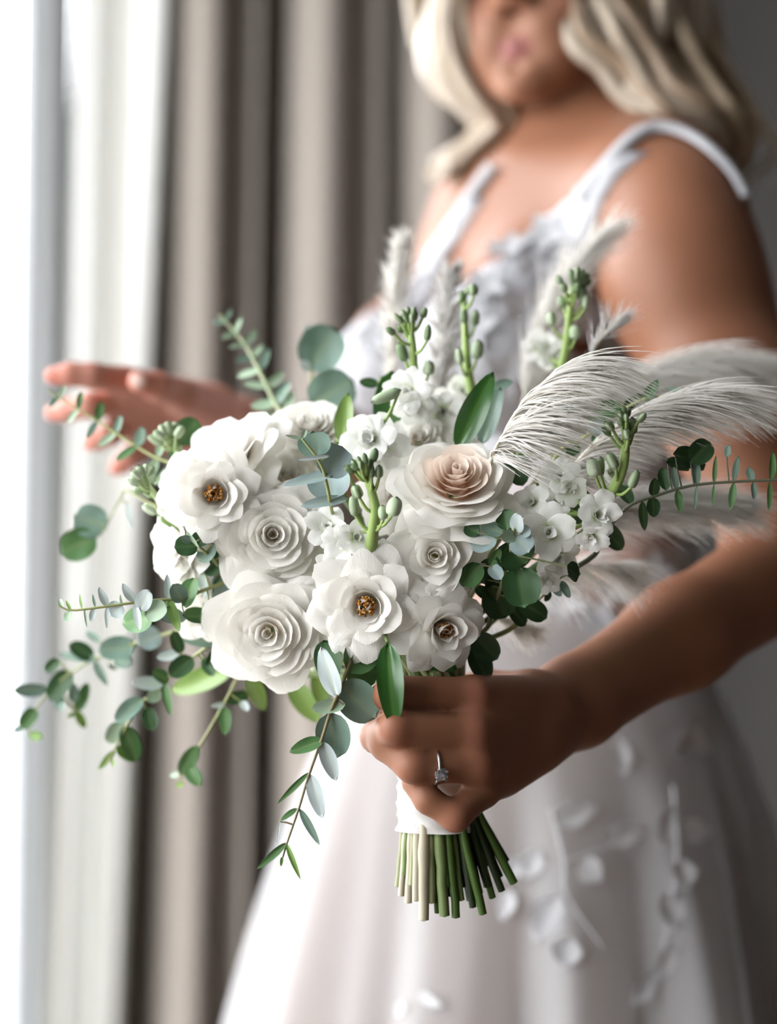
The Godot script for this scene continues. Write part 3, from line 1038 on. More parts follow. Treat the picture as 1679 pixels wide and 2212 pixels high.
# ---------------------------------------------------------------- petals and roses
# a petal grows from the flower's axis (y of t); elev is how steeply it rises at its base and at its tip (degrees), curl bends the rim outwards
func petal(s: Shape, t: Transform3D, az: float, r0: float, length: float, width: float, e0: float, e1: float, curl: float, ruf: float, point: float, c0: Color, c1: Color, nu := 8, nv := 8, cup := 0.0):
	var pts := PackedVector3Array()
	var col := []
	var rho := PackedFloat32Array()
	var hgt := PackedFloat32Array()
	var r := r0
	var h := 0.0
	var n2 := nv * 2
	for k in n2 + 1:
		rho.append(r)
		hgt.append(h)
		var v := float(k) / n2
		var th := deg_to_rad(lerpf(e0, e1, pow(v, 1.3)) - curl * smoothstep(0.68, 1.0, v))
		r += cos(th) * length / n2
		h += sin(th) * length / n2
	var p1 := rng.randf() * TAU
	var p2 := rng.randf() * TAU
	var skew := rng.randf_range(-0.05, 0.05)
	for y in nv + 1:
		var v0 := float(y) / nv
		for x in nu + 1:
			var u := 2.0 * x / nu - 1.0
			var trim := 1.0 - 0.22 * pow(absf(u), 2.6) - 0.06 * absf(sin(u * 4.0 + p1)) * ruf * 6.0
			trim += point * pow(1.0 - absf(u), 2.0)
			var v := clampf(v0 * trim, 0.0, 1.15)
			var kk := minf(v * n2, n2 - 0.001)
			var i := int(kk)
			var f := kk - i
			var rr := lerpf(rho[i], rho[i + 1], f)
			var hh := lerpf(hgt[i], hgt[i + 1], f)
			if v > 1.0:
				rr += (rho[n2] - rho[n2 - 1]) * (v - 1.0) * n2
				hh += (hgt[n2] - hgt[n2 - 1]) * (v - 1.0) * n2
			var w := width * (0.3 + 0.7 * sin(PI * 0.5 * minf(v / 0.6, 1.0)))
			var lat := u * w * 0.5
			# wraps round the axis near it, flatter further out
			var rc := maxf(rr, width * 0.28) * 1.12
			var a := lat / rc
			var x2 := sin(a) * rc
			var back := (1.0 - cos(a)) * rc
			var wave := ruf * width * (sin(u * 5.0 + p1) * 0.6 + sin(u * 9.0 + p2) * 0.4) * smoothstep(0.45, 1.0, v0)
			var rolled := curl * 0.0016 * width * smoothstep(0.55, 1.0, absf(u)) * smoothstep(0.2, 0.7, v)
			var px := rr - back * (1.0 - cup) + wave * 0.6 + u * skew * width
			var q := Vector3(px, hh + wave * 0.5 - rolled * 2.0 + cup * back * 0.6, x2)
			q = q.rotated(Vector3.UP, az)
			pts.append(t * q)
			col.append(c0.lerp(c1, smoothstep(0.05, 0.5, v)))
	s.sheet(nu, nv, pts, col)

func axis_frame(base: Vector3, axis: Vector3, spin := 0.0) -> Transform3D:
	var y := axis.normalized()
	var x := y.cross(Vector3(0.13, 0.2, 1.0)).normalized()
	if absf(y.z) > 0.95: x = Vector3.UP.cross(y).normalized()
	var z := x.cross(y)
	return Transform3D(Basis(x, y, z), base) * Transform3D(Basis(Vector3.UP, spin), Vector3.ZERO)

# rows of petals from the outside in: [how many, base radius, length, width, rise at base, rise at tip, curl, ruffle, point], in rose radii
const OPEN := [[6, 0.10, 1.14, 1.22, 12, 12, 34, 0.03, 0.24], [6, 0.09, 1.02, 1.06, 26, 22, 38, 0.032, 0.2], [6, 0.09, 0.88, 0.92, 40, 38, 34, 0.028, 0.10], [5, 0.12, 0.74, 0.78, 56, 58, 24, 0.03, 0.06], [4, 0.2, 0.54, 0.56, 70, 84, 12, 0.03, 0.0], [2, 0.16, 0.52, 0.42, 78, 128, 0, 0.03, 0.0]]
const FULL := [[6, 0.1, 1.02, 1.3, 4, 28, 48, 0.018, 0.30, 0.0], [6, 0.14, 0.92, 1.2, 16, 38, 38, 0.02, 0.2, 0.05], [6, 0.18, 0.8, 1.1, 26, 46, 32, 0.022, 0.08, 0.12], [6, 0.2, 0.68, 1.0, 36, 52, 28, 0.024, 0.05, 0.2], [5, 0.2, 0.58, 0.86, 46, 56, 22, 0.026, 0.02, 0.28], [5, 0.16, 0.48, 0.7, 52, 58, 16, 0.028, 0, 0.36], [5, 0.12, 0.42, 0.54, 60, 66, 10, 0.03, 0, 0.42], [4, 0.08, 0.38, 0.4, 66, 78, 8, 0.034, 0, 0.46], [3, 0.03, 0.32, 0.28, 76, 88, 4, 0.04, 0, 0.48]]
const TIGHT := [[6, 0.1, 1.02, 1.3, 4, 18, 54, 0.018, 0.36, 0.0], [5, 0.13, 0.9, 1.18, 20, 34, 46, 0.018, 0.28, 0.05], [4, 0.16, 0.78, 1.06, 40, 50, 36, 0.018, 0.18, 0.12], [4, 0.17, 0.66, 0.9, 54, 58, 28, 0.018, 0.1, 0.2], [3, 0.16, 0.58, 0.7, 64, 66, 12, 0.018, 0.05, 0.28], [3, 0.12, 0.52, 0.54, 72, 72, 6, 0.018, 0.02, 0.34], [2, 0.08, 0.44, 0.42, 78, 80, 2, 0.018, 0, 0.4], [2, 0.03, 0.4, 0.3, 84, 84, 0, 0.018, 0, 0.44]]
const LOOSE := [[5, 0.10, 1.16, 1.28, 6, 10, 44, 0.04, 0.16], [5, 0.10, 1.05, 1.12, 24, 28, 46, 0.042, 0.16], [5, 0.10, 0.92, 1.0, 42, 50, 40, 0.044, 0.10], [4, 0.12, 0.78, 0.86, 60, 74, 28, 0.045, 0.05], [3, 0.12, 0.64, 0.6, 75, 92, 10, 0.045, 0.0], [2, 0.08, 0.58, 0.5, 80, 112, 0, 0.04, 0.0]]

var slot := 0
const SPREAD := [[0.0, 0.0], [-0.9, 0.1], [0.7, -0.4], [-0.5, -0.6], [0.3, 0.7], [0.95, 0.1], [-0.2, -0.9], [-0.7, 0.6], [0.5, -0.8], [0.1, -0.5], [-0.95, -0.25], [0.75, 0.55], [-0.45, 0.15], [0.4, 0.1], [-0.1, 0.9], [0.9, -0.3], [-0.75, -0.55], [0.2, -0.95], [-0.3, 0.45], [0.6, 0.75], [-0.6, -0.15], [0.35, -0.4]]
const HUB := [942.0, 1620.0, 0.987]

# the stem runs from the flower through the hand to its cut end below
func stem_to_hand(o: Node3D, from: Vector3, axis: Vector3, r: float, col: Color, through := true, called := "stem"):
	var q: Array = SPREAD[slot % SPREAD.size()]
	var wob := 0.6 + 0.4 * sin(slot * 2.4)
	slot += 1
	var sx: float = q[0]
	var sz: float = q[1]
	var hub := W(HUB[0] + sx * 58, HUB[1], HUB[2] + sz * 0.0165)
	var above := W(HUB[0] + sx * 60, 1475, HUB[2] + sz * 0.018)
	var seen := P(from)
	var core := W(HUB[0] + (seen.x - HUB[0]) * 0.3, lerpf(seen.y, 1475.0, 0.55) if seen.y < 1475 else 1440.0, 1.0 + 0.012 * sz)
	var path := [from, from - axis * 0.012, core, above, hub]
	path.append(W(HUB[0] + sx * 60, 1790, HUB[2] + sz * 0.018))
	var s := Shape.new()
	s.tube(spline(path, 26), radii(26, r * 0.9, r * 1.15), 8, col)
	put(called, s.mesh(), M.stem, o)

func rose(label: String, group: String, px: float, py: float, d: float, rpx: float, ax: Vector3, rows: Array, seed_n: int, tint := 0, stamens := false, name := "rose") -> Node3D:
	rng.seed = seed_n
	var R := rpx * K * d
	var axis := D(ax)
	var rim := W(px, py, d)
	var base := rim - axis * R * 0.42
	var o := thing(name, label, "rose", base, group)
	var t := axis_frame(base, axis, rng.randf() * TAU)
	var white := lin(0.965, 0.957, 0.935)
	var inner := lin(0.97, 0.925, 0.845)
	if tint == 1: inner = lin(0.93, 0.79, 0.68)
	if tint == 2: inner = lin(0.90, 0.84, 0.78)
	var ri := 0
	for row in rows:
		var n: int = row[0]
		var off := rng.randf() * TAU
		for k in n:
			var s := Shape.new()
			var j := 1.0 + rng.randf_range(-0.06, 0.06)
			petal(s, t.translated_local(Vector3(0, float(row[9]) * R, 0)) if row.size() > 9 else t, off + TAU * k / n + rng.randf_range(-0.2, 0.2) * (1.0 + 0.15 * ri), float(row[1]) * R, float(row[2]) * R * j, float(row[3]) * R * rng.randf_range(0.92, 1.08), float(row[4]) + rng.randf_range(-5, 5), float(row[5]) + rng.randf_range(-7, 7), float(row[6]) * rng.randf_range(0.6, 1.3), float(row[7]) * rng.randf_range(0.7, 1.4), float(row[8]) * rng.randf_range(0.2, 1.5), inner, white if tint != 1 or ri < 4 else white.lerp(inner, 0.4), 10, 9)
			put("petal", s.mesh(), M.petal, o)
		ri += 1
	if stamens:
		var s := Shape.new()
		var yel := [lin(0.72, 0.50, 0.22), lin(0.60, 0.38, 0.15), lin(0.80, 0.60, 0.32), lin(0.50, 0.31, 0.12)]
		for k in 70:
			var a := rng.randf() * TAU
			var rr := sqrt(rng.randf()) * 0.21 * R
			var hh := (0.36 + rng.randf() * 0.14) * R
			var p := t * Vector3(cos(a) * rr, hh, sin(a) * rr)
			var p0 := t * Vector3(cos(a) * rr * 0.4, 0.02 * R, sin(a) * rr * 0.4)
			var c: Color = yel[rng.randi() % 4]
			s.tube(PackedVector3Array([p0, p0.lerp(p, 0.6), p]), PackedFloat32Array([0.0002, 0.0002, 0.0002]), 4, c)
			var side := t.basis * Vector3(rng.randfn(), 0.6, rng.randfn()).normalized()
			s.tube(PackedVector3Array([p - side * 0.0007, p, p + side * 0.0007]), PackedFloat32Array([0.0004, 0.0008, 0.0004]), 5, c)
		put("stamens", s.mesh(), M.stamen, o, "stuff")
	var g := lin(0.42, 0.50, 0.30)
	for k in 5:
		var s := Shape.new()
		var dir := t.basis * Vector3(cos(TAU * k / 5), -0.1, sin(TAU * k / 5))
		leaf_into(s, base - axis * R * 0.02, base + dir * R * 0.55 - axis * R * 0.08, -axis, R * 0.22, 0.2, [g, g])
		put("sepal", s.mesh(), M.leaf, o)
	stem_to_hand(o, base, axis, 0.0022, [lin(0.50, 0.56, 0.36), lin(0.74, 0.71, 0.60), lin(0.38, 0.45, 0.24)][seed_n % 3])
	return o

# ---------------------------------------------------------------- stocks: a thick stem, buds and frilled florets
func bud(o: Node3D, base: Vector3, tip: Vector3, r: float, white_in := 0.0):
	var s := Shape.new()
	var ax := tip - base
	var len := ax.length()
	ax /= len
	var x := ax.cross(Vector3(0.3, 0.1, 1)).normalized()
	var z := x.cross(ax)
	var g := lin(0.42, 0.50, 0.36).lerp(lin(0.74, 0.80, 0.68), white_in)
	var pale := lin(0.72, 0.77, 0.64).lerp(lin(0.93, 0.94, 0.90), white_in)
	var pts := PackedVector3Array()
	var col := []
	var ph := rng.randf() * TAU
	for y in 8:
		var t := y / 7.0
		var w := r * sqrt(maxf(0.0, 1.0 - pow(absf(2.0 * pow(t, 0.85) - 1.0), 2.4)))
		for k in 13:
			var a := TAU * k / 12 + ph
			var ridge := absf(cos(a * 2.0))
			pts.append(base + ax * len * t + (x * cos(a) + z * sin(a)) * w * (0.9 + 0.14 * ridge))
			col.append(pale.lerp(g, smoothstep(0.05, 0.45, ridge)))
	s.sheet(12, 7, pts, col, true)
	put("bud", s.mesh(), M.bud, o)

func floret(o: Node3D, px: float, py: float, d: float, rpx: float, ax: Vector3, n := 6, inner := 6, ruf := 0.075):
	var R := rpx * K * d * 1.12
	var axis := D(ax)
	var base := W(px, py, d) - axis * R * 0.25
	var t := axis_frame(base, axis, rng.randf() * TAU)
	var f := Node3D.new()
	f.name = "floret"
	o.add_child(f, true)
	f.position = base - o.position
	var white := lin(0.955, 0.955, 0.94)
	var green := lin(0.80, 0.86, 0.66)
	for k in n:
		var s := Shape.new()
		petal(s, t, TAU * k / n + rng.randf_range(-0.25, 0.25), 0.03 * R, R * rng.randf_range(0.95, 1.2), R * rng.randf_range(0.75, 1.0), 42 + rng.randf_range(-10, 10), 2 + rng.randf_range(-18, 18), 22, ruf * rng.randf_range(0.8, 1.6), 0.0, green, white, 8, 7)
		put("petal", s.mesh(), M.petal, f)
	for k in inner:
		var s := Shape.new()
		petal(s, t, TAU * k / inner + rng.randf_range(-0.4, 0.4), 0.02 * R, R * rng.randf_range(0.45, 0.75), R * rng.randf_range(0.4, 0.65), 68 + rng.randf_range(-12, 12), 60 + rng.randf_range(-30, 40), 15, ruf * 1.6, 0.0, green, white, 7, 6)
		put("petal", s.mesh(), M.petal, f)

# stem points are [x, y, depth]; buds are [base x, base y, tip x, tip y, half width px, white]; florets [x, y, radius px, lean x, lean y, depth]
func stock(label: String, pts: Array, buds: Array, florets: Array, seed_n: int, r := 0.0032, cols := 0):
	rng.seed = seed_n
	var p := []
	for q in pts: p.append(W(q[0], q[1], q[2]))
	var o := thing("stock_flower", label, "flower", p[0], "white stock flowers in the bouquet")
	var green := [lin(0.56, 0.65, 0.38), lin(0.62, 0.70, 0.50)][cols] as Color
	var s := Shape.new()
	s.tube(spline(p, 20), radii(20, r, r * 0.5), 9, green)
	put("stem", s.mesh(), M.stem, o)
	for q in buds:
		var bd: float = depth_near(pts, q[0], q[1]) + rng.randf_range(-0.008, 0.004)
		var b := W(q[0], q[1], bd)
		var tp := W(q[2], q[3], bd - 0.002)
		bud(o, b, tp, float(q[4]) * K * bd, q[5])
		var j := nearest(pts, q[0], q[1] + 26)
		var st := Shape.new()
		var m := j.lerp(b, 0.55) + Vector3(0, -0.002, 0)
		st.tube(spline([j, m, b + (tp - b) * 0.08], 8), radii(8, 0.0011, 0.0008), 6, green)
		put("bud_stalk", st.mesh(), M.stem, o)
	for q in florets:
		floret(o, q[0], q[1], q[5], q[2], Vector3(q[3], q[4], 1.0))
		var c := W(q[0], q[1], float(q[5]) + 0.006)
		var st := Shape.new()
		var j := nearest(pts, q[0], float(q[1]) + 30)
		st.tube(spline([j, j.lerp(c, 0.5) + Vector3(0, -0.003, 0.0), c], 8), radii(8, 0.0012, 0.0012), 6, green)
		put("flower_stalk", st.mesh(), M.stem, o)
	stem_to_hand(o, p[0], (p[1] - p[0]).normalized(), 0.003, lin(0.40, 0.50, 0.26), true, "lower_stem")
	return o

func depth_near(pts: Array, x: float, y: float) -> float:
	var best := 1e9
	var d := 1.0
	for k in pts.size() - 1:
		for f in 9:
			var t := f / 8.0
			var e := Vector2(lerpf(pts[k][0], pts[k + 1][0], t) - x, lerpf(pts[k][1], pts[k + 1][1], t) - y).length_squared()
			if e < best:
				best = e
				d = lerpf(pts[k][2], pts[k + 1][2], t)
	return d

func nearest(pts: Array, x: float, y: float) -> Vector3:
	var best := 1e9
	var p := Vector3.ZERO
	for k in pts.size() - 1:
		for f in 13:
			var t := f / 12.0
			var q := Vector3(lerpf(pts[k][0], pts[k + 1][0], t), lerpf(pts[k][1], pts[k + 1][1], t), lerpf(pts[k][2], pts[k + 1][2], t))
			var e := Vector2(q.x - x, q.y - y).length_squared()
			if e < best:
				best = e
				p = W(q.x, q.y, q.z)
	return p

# ---------------------------------------------------------------- eucalyptus and other foliage
var PAL := {}
func palettes():
	PAL = {
		"blue": [lin(0.60, 0.66, 0.66), lin(0.53, 0.61, 0.60), lin(0.62, 0.68, 0.58)],
		"pale": [lin(0.78, 0.82, 0.82), lin(0.72, 0.78, 0.77), lin(0.74, 0.79, 0.70)],
		"grey": [lin(0.48, 0.57, 0.52), lin(0.42, 0.53, 0.47), lin(0.55, 0.63, 0.50)],
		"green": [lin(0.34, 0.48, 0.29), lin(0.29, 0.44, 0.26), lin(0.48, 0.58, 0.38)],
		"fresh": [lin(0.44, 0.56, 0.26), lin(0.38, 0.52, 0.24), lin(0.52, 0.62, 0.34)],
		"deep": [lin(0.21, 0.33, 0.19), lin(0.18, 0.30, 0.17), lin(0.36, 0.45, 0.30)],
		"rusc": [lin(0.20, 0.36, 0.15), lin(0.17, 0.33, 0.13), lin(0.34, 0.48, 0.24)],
		"lime": [lin(0.52, 0.63, 0.34), lin(0.47, 0.59, 0.30), lin(0.56, 0.66, 0.38)],
		"mist": [lin(0.62, 0.70, 0.60), lin(0.58, 0.68, 0.57), lin(0.68, 0.74, 0.62)],
	}

# leaves are [base x, base y, tip x, tip y, width px, palette, roundness, tip nearer by (m), lean x, lean y]
func sprig(label: String, group: String, pts: Array, r0: float, r1: float, leaves: Array, seed_n: int, stem_col: Color, joined := true, called := "eucalyptus_sprig", m: Material = null, curl := 0.25) -> Node3D:
	rng.seed = seed_n
	var p := []
	for q in pts: p.append(W(q[0], q[1], q[2]))
	var o := thing(called, label, "foliage", p[0], group)
	var s := Shape.new()
	s.tube(spline(p, 24), radii(24, r0, r1), 7, stem_col)
	put("stem", s.mesh(), M.stem, o)
	for q in leaves:
		var d := depth_near(pts, q[0], q[1])
		var lean := Vector3(rng.randf_range(-0.35, 0.35), rng.randf_range(-0.1, 0.5), 1.0)
		if q.size() > 9: lean = Vector3(q[8], q[9], 1.0)
		var near: float = q[7] if q.size() > 7 else rng.randf_range(-0.006, 0.008)
		var b := W(q[0], q[1], d)
		var tp := W(q[2], q[3], d - near)
		var l := Shape.new()
		leaf_into(l, b, tp, D(lean), float(q[4]) * K * d, curl * rng.randf_range(0.4, 1.6), PAL[q[5]], q[6], rng.randf_range(-0.06, 0.06), 8, 10)
		put("leaf", l.mesh(), m if m else M.leaf, o)
		var j := nearest(pts, q[0], q[1])
		if j.distance_to(b) > 0.0015:
			var st := Shape.new()
			st.tube(PackedVector3Array([j, j.lerp(b, 0.5), b.lerp(tp, 0.06)]), PackedFloat32Array([0.0006, 0.0005, 0.0004]), 5, stem_col)
			put("leaf_stalk", st.mesh(), M.stem, o)
	if joined: stem_to_hand(o, p[0], (p[1] - p[0]).normalized(), maxf(r0, 0.0016), stem_col, slot % 2 == 0, "lower_stem")
	return o

# opposite pairs of leaves along a stem, longer towards its base
func pairs(pts: Array, n: int, len0: float, len1: float, w: float, pal: Array, round_: float, spread: float) -> Array:
	var out := []
	for k in n:
		var t := (k + 0.5) / n
		var f := t * (pts.size() - 1)
		var i := mini(int(f), pts.size() - 2)
		var a := Vector2(pts[i][0], pts[i][1])
		var b := Vector2(pts[i + 1][0], pts[i + 1][1])
		var p := a.lerp(b, f - i)
		var dir := (b - a).normalized()
		var L := lerpf(len0, len1, t)
		for sd in [-1.0, 1.0]:
			var e: Vector2 = p + (dir.rotated(sd * spread * rng.randf_range(0.8, 1.2)) * L * rng.randf_range(0.85, 1.15))
			out.append([p.x, p.y, e.x, e.y, w * lerpf(1.0, len1 / len0, t) * rng.randf_range(0.75, 1.2), pal[rng.randi() % pal.size()], round_])
	return out

# ---------------------------------------------------------------- pampas plumes
func pampas(label: String, pts: Array, hairs: int, len_px: float, fall: Vector3, seed_n: int, thick := 0.00032, flare := 0.6, col := 0, stiff := 0.5, tuft_of := 9):
	rng.seed = seed_n
	var p := []
	for q in pts: p.append(W(q[0], q[1], q[2]))
	var o := thing("pampas_plume", label, "grass", p[0], "feathery pampas plumes in the bouquet")
	var path := spline(p, 30)
	var s := Shape.new()
	s.tube(path, radii(30, 0.0012, 0.0004), 6, lin(0.84, 0.81, 0.72))
	put("stem", s.mesh(), M.stem, o)
	var h := Shape.new()
	var cols := [[lin(0.98, 0.975, 0.96), lin(0.96, 0.95, 0.93), lin(0.985, 0.98, 0.97), lin(0.94, 0.925, 0.90)], [lin(0.86, 0.85, 0.83), lin(0.92, 0.91, 0.90), lin(0.80, 0.78, 0.77), lin(0.95, 0.945, 0.935)]][col] as Array
	var down := D(fall) * fall.length()
	var segs := 6 if hairs < 600 else 4
	var t := 0.0
	var tuft := Vector3.UP
	for k in hairs:
		if k % tuft_of == 0:
			t = pow(rng.randf(), 0.9)
			tuft = Vector3(rng.randfn(), rng.randfn(), rng.randfn()).normalized()
		var f := clampf(t + rng.randf_range(-0.035, 0.035), 0.0, 0.999) * 30.0
		var i := mini(int(f), 29)
		var a := path[i].lerp(path[i + 1], f - i)
		var tan_ := (path[i + 1] - path[i]).normalized()
		var rnd := Vector3(rng.randfn(), rng.randfn(), rng.randfn()).normalized()
		var both := (tuft * 1.0 + rnd * 0.45).normalized()
		var out := (both - tan_ * both.dot(tan_)).normalized()
		var L := len_px * K * float(pts[0][2]) * (0.45 + 0.55 * sin(PI * (0.12 + 0.8 * t))) * rng.randf_range(0.55, 1.15)
		var d0 := (tan_ * stiff + out * flare * rng.randf_range(0.3, 1.0) + down * 0.25).normalized()
		var d1 := (d0 * 0.8 + down * 0.75 + rnd * 0.18).normalized()
		var d2 := (d1 + down * 0.5 + rnd * 0.15).normalized()
		var ctl := [a, a + d0 * L * 0.34, a + d0 * L * 0.34 + d1 * L * 0.34, a + d0 * L * 0.34 + d1 * L * 0.34 + d2 * L * 0.32]
		var pp := PackedVector3Array()
		var pr := PackedFloat32Array()
		var w := thick * rng.randf_range(0.6, 1.15)
		for j in segs + 1:
			var u := float(j) / segs
			pp.append((ctl[0] as Vector3).bezier_interpolate(ctl[1], ctl[2], ctl[3], u))
			pr.append(w * (1.0 - 0.85 * u * u))
		h.tube(pp, pr, 3, cols[rng.randi() % 4], false)
	put("plume", h.mesh(), M.plume, o, "stuff")
	stem_to_hand(o, p[0], (path[1] - path[0]).normalized(), 0.0014, lin(0.78, 0.75, 0.66), false, "lower_stem")
	return o

# ---------------------------------------------------------------- the bouquet
func bouquet():
	palettes()
	var roses := "white roses in the bouquet"
	# front roses
	rose("white open rose with brown stamens at lower centre of the bouquet", roses, 790, 1310, 0.945, 104, Vector3(-0.08, -0.05, 1), OPEN, 3, 0, true)
	rose("white open rose with golden stamens at upper left of the bouquet", roses, 462, 1066, 0.968, 92, Vector3(0.05, 0.02, 1), OPEN, 8, 0, true)
	rose("large full white rose left of the green stock buds", roses, 588, 1156, 0.975, 122, Vector3(0.12, 0.08, 1), FULL, 12, 2)
	rose("largest full white rose at lower left above the hanging eucalyptus", roses, 583, 1362, 0.967, 124, Vector3(-0.1, -0.12, 1), FULL, 21)
	rose("full rose with blush peach centre below the pampas plumes", roses, 985, 1040, 0.962, 128, Vector3(0.05, 0.95, 1), FULL, 30, 1)
	rose("white rose with tight rolled centre below the blush rose", roses, 938, 1200, 0.955, 98, Vector3(0.02, 0.04, 1), TIGHT, 41)
	rose("loose crumpled white rose lowest at centre right above the hand", roses, 962, 1362, 0.95, 84, Vector3(0.38, -0.25, 1), LOOSE, 54, 0, true)
	# roses further round the head of the bouquet
	rose("white rose at the top left edge facing the window", roses, 500, 965, 1.0, 104, Vector3(-0.45, 0.75, 0.75), LOOSE, 60)
	rose("white rose behind the upper left open rose", roses, 395, 1040, 0.998, 78, Vector3(-0.7, 0.35, 0.8), LOOSE, 64)
	rose("white rose at the left edge above the narrow eucalyptus", roses, 372, 1170, 0.996, 82, Vector3(-0.95, 0.0, 0.7), LOOSE, 66)
	rose("white rose low at the left edge behind the dark leaves", roses, 390, 1232, 1.0, 66, Vector3(-0.7, -0.3, 0.9), LOOSE, 69)
	rose("soft cream rose at the top behind the centre eucalyptus", roses, 670, 925, 1.03, 88, Vector3(-0.05, 0.7, 0.8), FULL, 71, 2)
	rose("cream rose tucked between the two big left roses", roses, 622, 1030, 1.01, 76, Vector3(0.1, 0.4, 1), TIGHT, 73, 2)
	rose("cream rose half hidden behind the blush rose", roses, 905, 945, 1.01, 66, Vector3(-0.05, 0.5, 1), TIGHT, 75, 2)
	rose("white rose hidden behind the central green stock", roses, 850, 1075, 0.995, 68, Vector3(0.05, 0.3, 1), TIGHT, 77, 2)
	rose("small white rose between the lower left rose and the eucalyptus", roses, 425, 1335, 1.005, 52, Vector3(-0.5, -0.2, 1), LOOSE, 79)
	rose("cream rose behind the white florets at top right", roses, 960, 880, 1.045, 54, Vector3(0.0, 0.6, 1), TIGHT, 81, 2)
	rose("white rose low behind the central rose pair", roses, 700, 1262, 0.992, 60, Vector3(0.0, -0.1, 1), LOOSE, 83)
	# stocks
	stock("green stock stem with grey green buds in front at the centre", [[800, 1200, 0.955], [806, 1150, 0.945], [811, 1100, 0.938], [803, 1060, 0.935], [790, 1015, 0.932]],
		[[792, 1003, 786, 978, 6.5, 0], [805, 1000, 812, 967, 9.5, 0], [780, 1008, 772, 985, 6, 0], [772, 1012, 760, 992, 7, 0], [795, 1010, 802, 990, 8, 0], [768, 1020, 742, 1006, 8.5, 0], [777, 1015, 757, 1003, 7, 0], [786, 1018, 783, 996, 6, 0], [800, 1022, 796, 1000, 7, 0], [789, 1035, 787, 1008, 9.5, 0], [803, 1034, 803, 1003, 7, 0], [819, 1034, 819, 1003, 9, 0], [778, 1078, 764, 1046, 12, 0.1], [768, 1117, 762, 1068, 11.5, 0.35], [846, 1117, 858, 1072, 16.5, 0.85], [829, 1124, 826, 1090, 11, 0.5], [781, 1014, 778, 994, 6, 0], [797, 1016, 790, 996, 6, 0]],
		[[708, 1138, 46, -0.2, 0.2, 0.968], [742, 1172, 42, -0.35, -0.1, 0.955], [770, 1160, 38, 0.35, 0.05, 0.95], [722, 1234, 42, -0.35, -0.25, 0.962], [822, 1212, 40, 0.15, 0.3, 0.955], [700, 1268, 34, -0.4, -0.5, 0.968], [690, 1108, 32, -0.3, 0.4, 0.975]], 101, 0.0036)
	stock("stock stem with small green buds standing highest left of centre", [[912, 880, 1.02], [896, 810, 1.015], [892, 750, 1.01], [886, 695, 1.01]],
		[[886, 690, 880, 662, 6, 0], [880, 692, 868, 668, 6, 0], [892, 690, 896, 662, 6.5, 0], [876, 696, 858, 682, 5.5, 0], [896, 694, 900, 672, 6, 0], [884, 698, 872, 680, 5.5, 0], [890, 700, 890, 676, 7, 0], [870, 700, 852, 676, 5, 0], [874, 714, 856, 708, 8, 0], [854, 722, 834, 708, 8, 0], [913, 688, 920, 664, 8, 0], [922, 738, 926, 700, 8, 0], [876, 782, 862, 738, 12, 0], [925, 812, 928, 778, 13, 0.5]],
		[[880, 846, 46, -0.25, 0.1, 1.0], [905, 862, 42, 0.3, -0.2, 1.005], [952, 888, 46, 0.3, -0.3, 1.015], [890, 880, 40, -0.1, -0.6, 1.0]], 102, 0.0033)
	stock("white stock with wide petals at the top left of the blush rose", [[815, 1010, 1.0], [808, 970, 0.995], [803, 950, 0.99]],
		[[868, 842, 800, 870, 12, 0.45]],
		[[795, 948, 58, -0.25, 0.35, 0.985], [830, 955, 54, 0.45, 0.15, 0.99], [800, 985, 40, 0.1, -0.5, 0.99], [770, 960, 34, -0.6, 0.1, 0.995]], 103, 0.0024)
	stock("slender stock stem with green buds in front of the neckline", [[1020, 850, 1.05], [1010, 790, 1.05], [1006, 720, 1.05], [1003, 650, 1.05]],
		[[1002, 650, 996, 628, 8, 0], [1006, 640, 1012, 618, 6, 0], [1024, 640, 1022, 612, 11, 0], [1004, 700, 1002, 668, 9, 0], [1026, 706, 1028, 668, 10, 0.2], [1030, 778, 1034, 732, 13, 0.4], [996, 790, 990, 750, 9, 0.3], [998, 645, 990, 655, 6, 0]],
		[[1000, 845, 38, 0.1, 0.2, 1.055]], 104, 0.0032)
	stock("stock stem with a green bud crown beside the upper arm", [[1215, 800, 1.06], [1225, 740, 1.055], [1232, 670, 1.05], [1238, 615, 1.05]],
		[[1240, 612, 1232, 580, 7, 0], [1244, 610, 1248, 574, 8, 0], [1250, 612, 1262, 580, 8, 0], [1254, 616, 1272, 588, 8, 0], [1256, 622, 1278, 604, 7, 0], [1240, 620, 1236, 596, 8, 0], [1248, 622, 1256, 598, 8, 0], [1244, 636, 1250, 608, 9, 0], [1214, 614, 1202, 594, 8, 0.2], [1222, 632, 1216, 610, 8, 0], [1218, 664, 1210, 638, 10, 0.3], [1258, 660, 1262, 618, 9, 0.1], [1264, 668, 1268, 634, 8, 0.3], [1194, 705, 1188, 672, 11, 0.4], [1244, 735, 1242, 700, 13, 0.6]],
		[[1168, 748, 38, -0.1, 0.2, 1.07], [1190, 770, 34, 0.2, 0.0, 1.07]], 105, 0.0032)
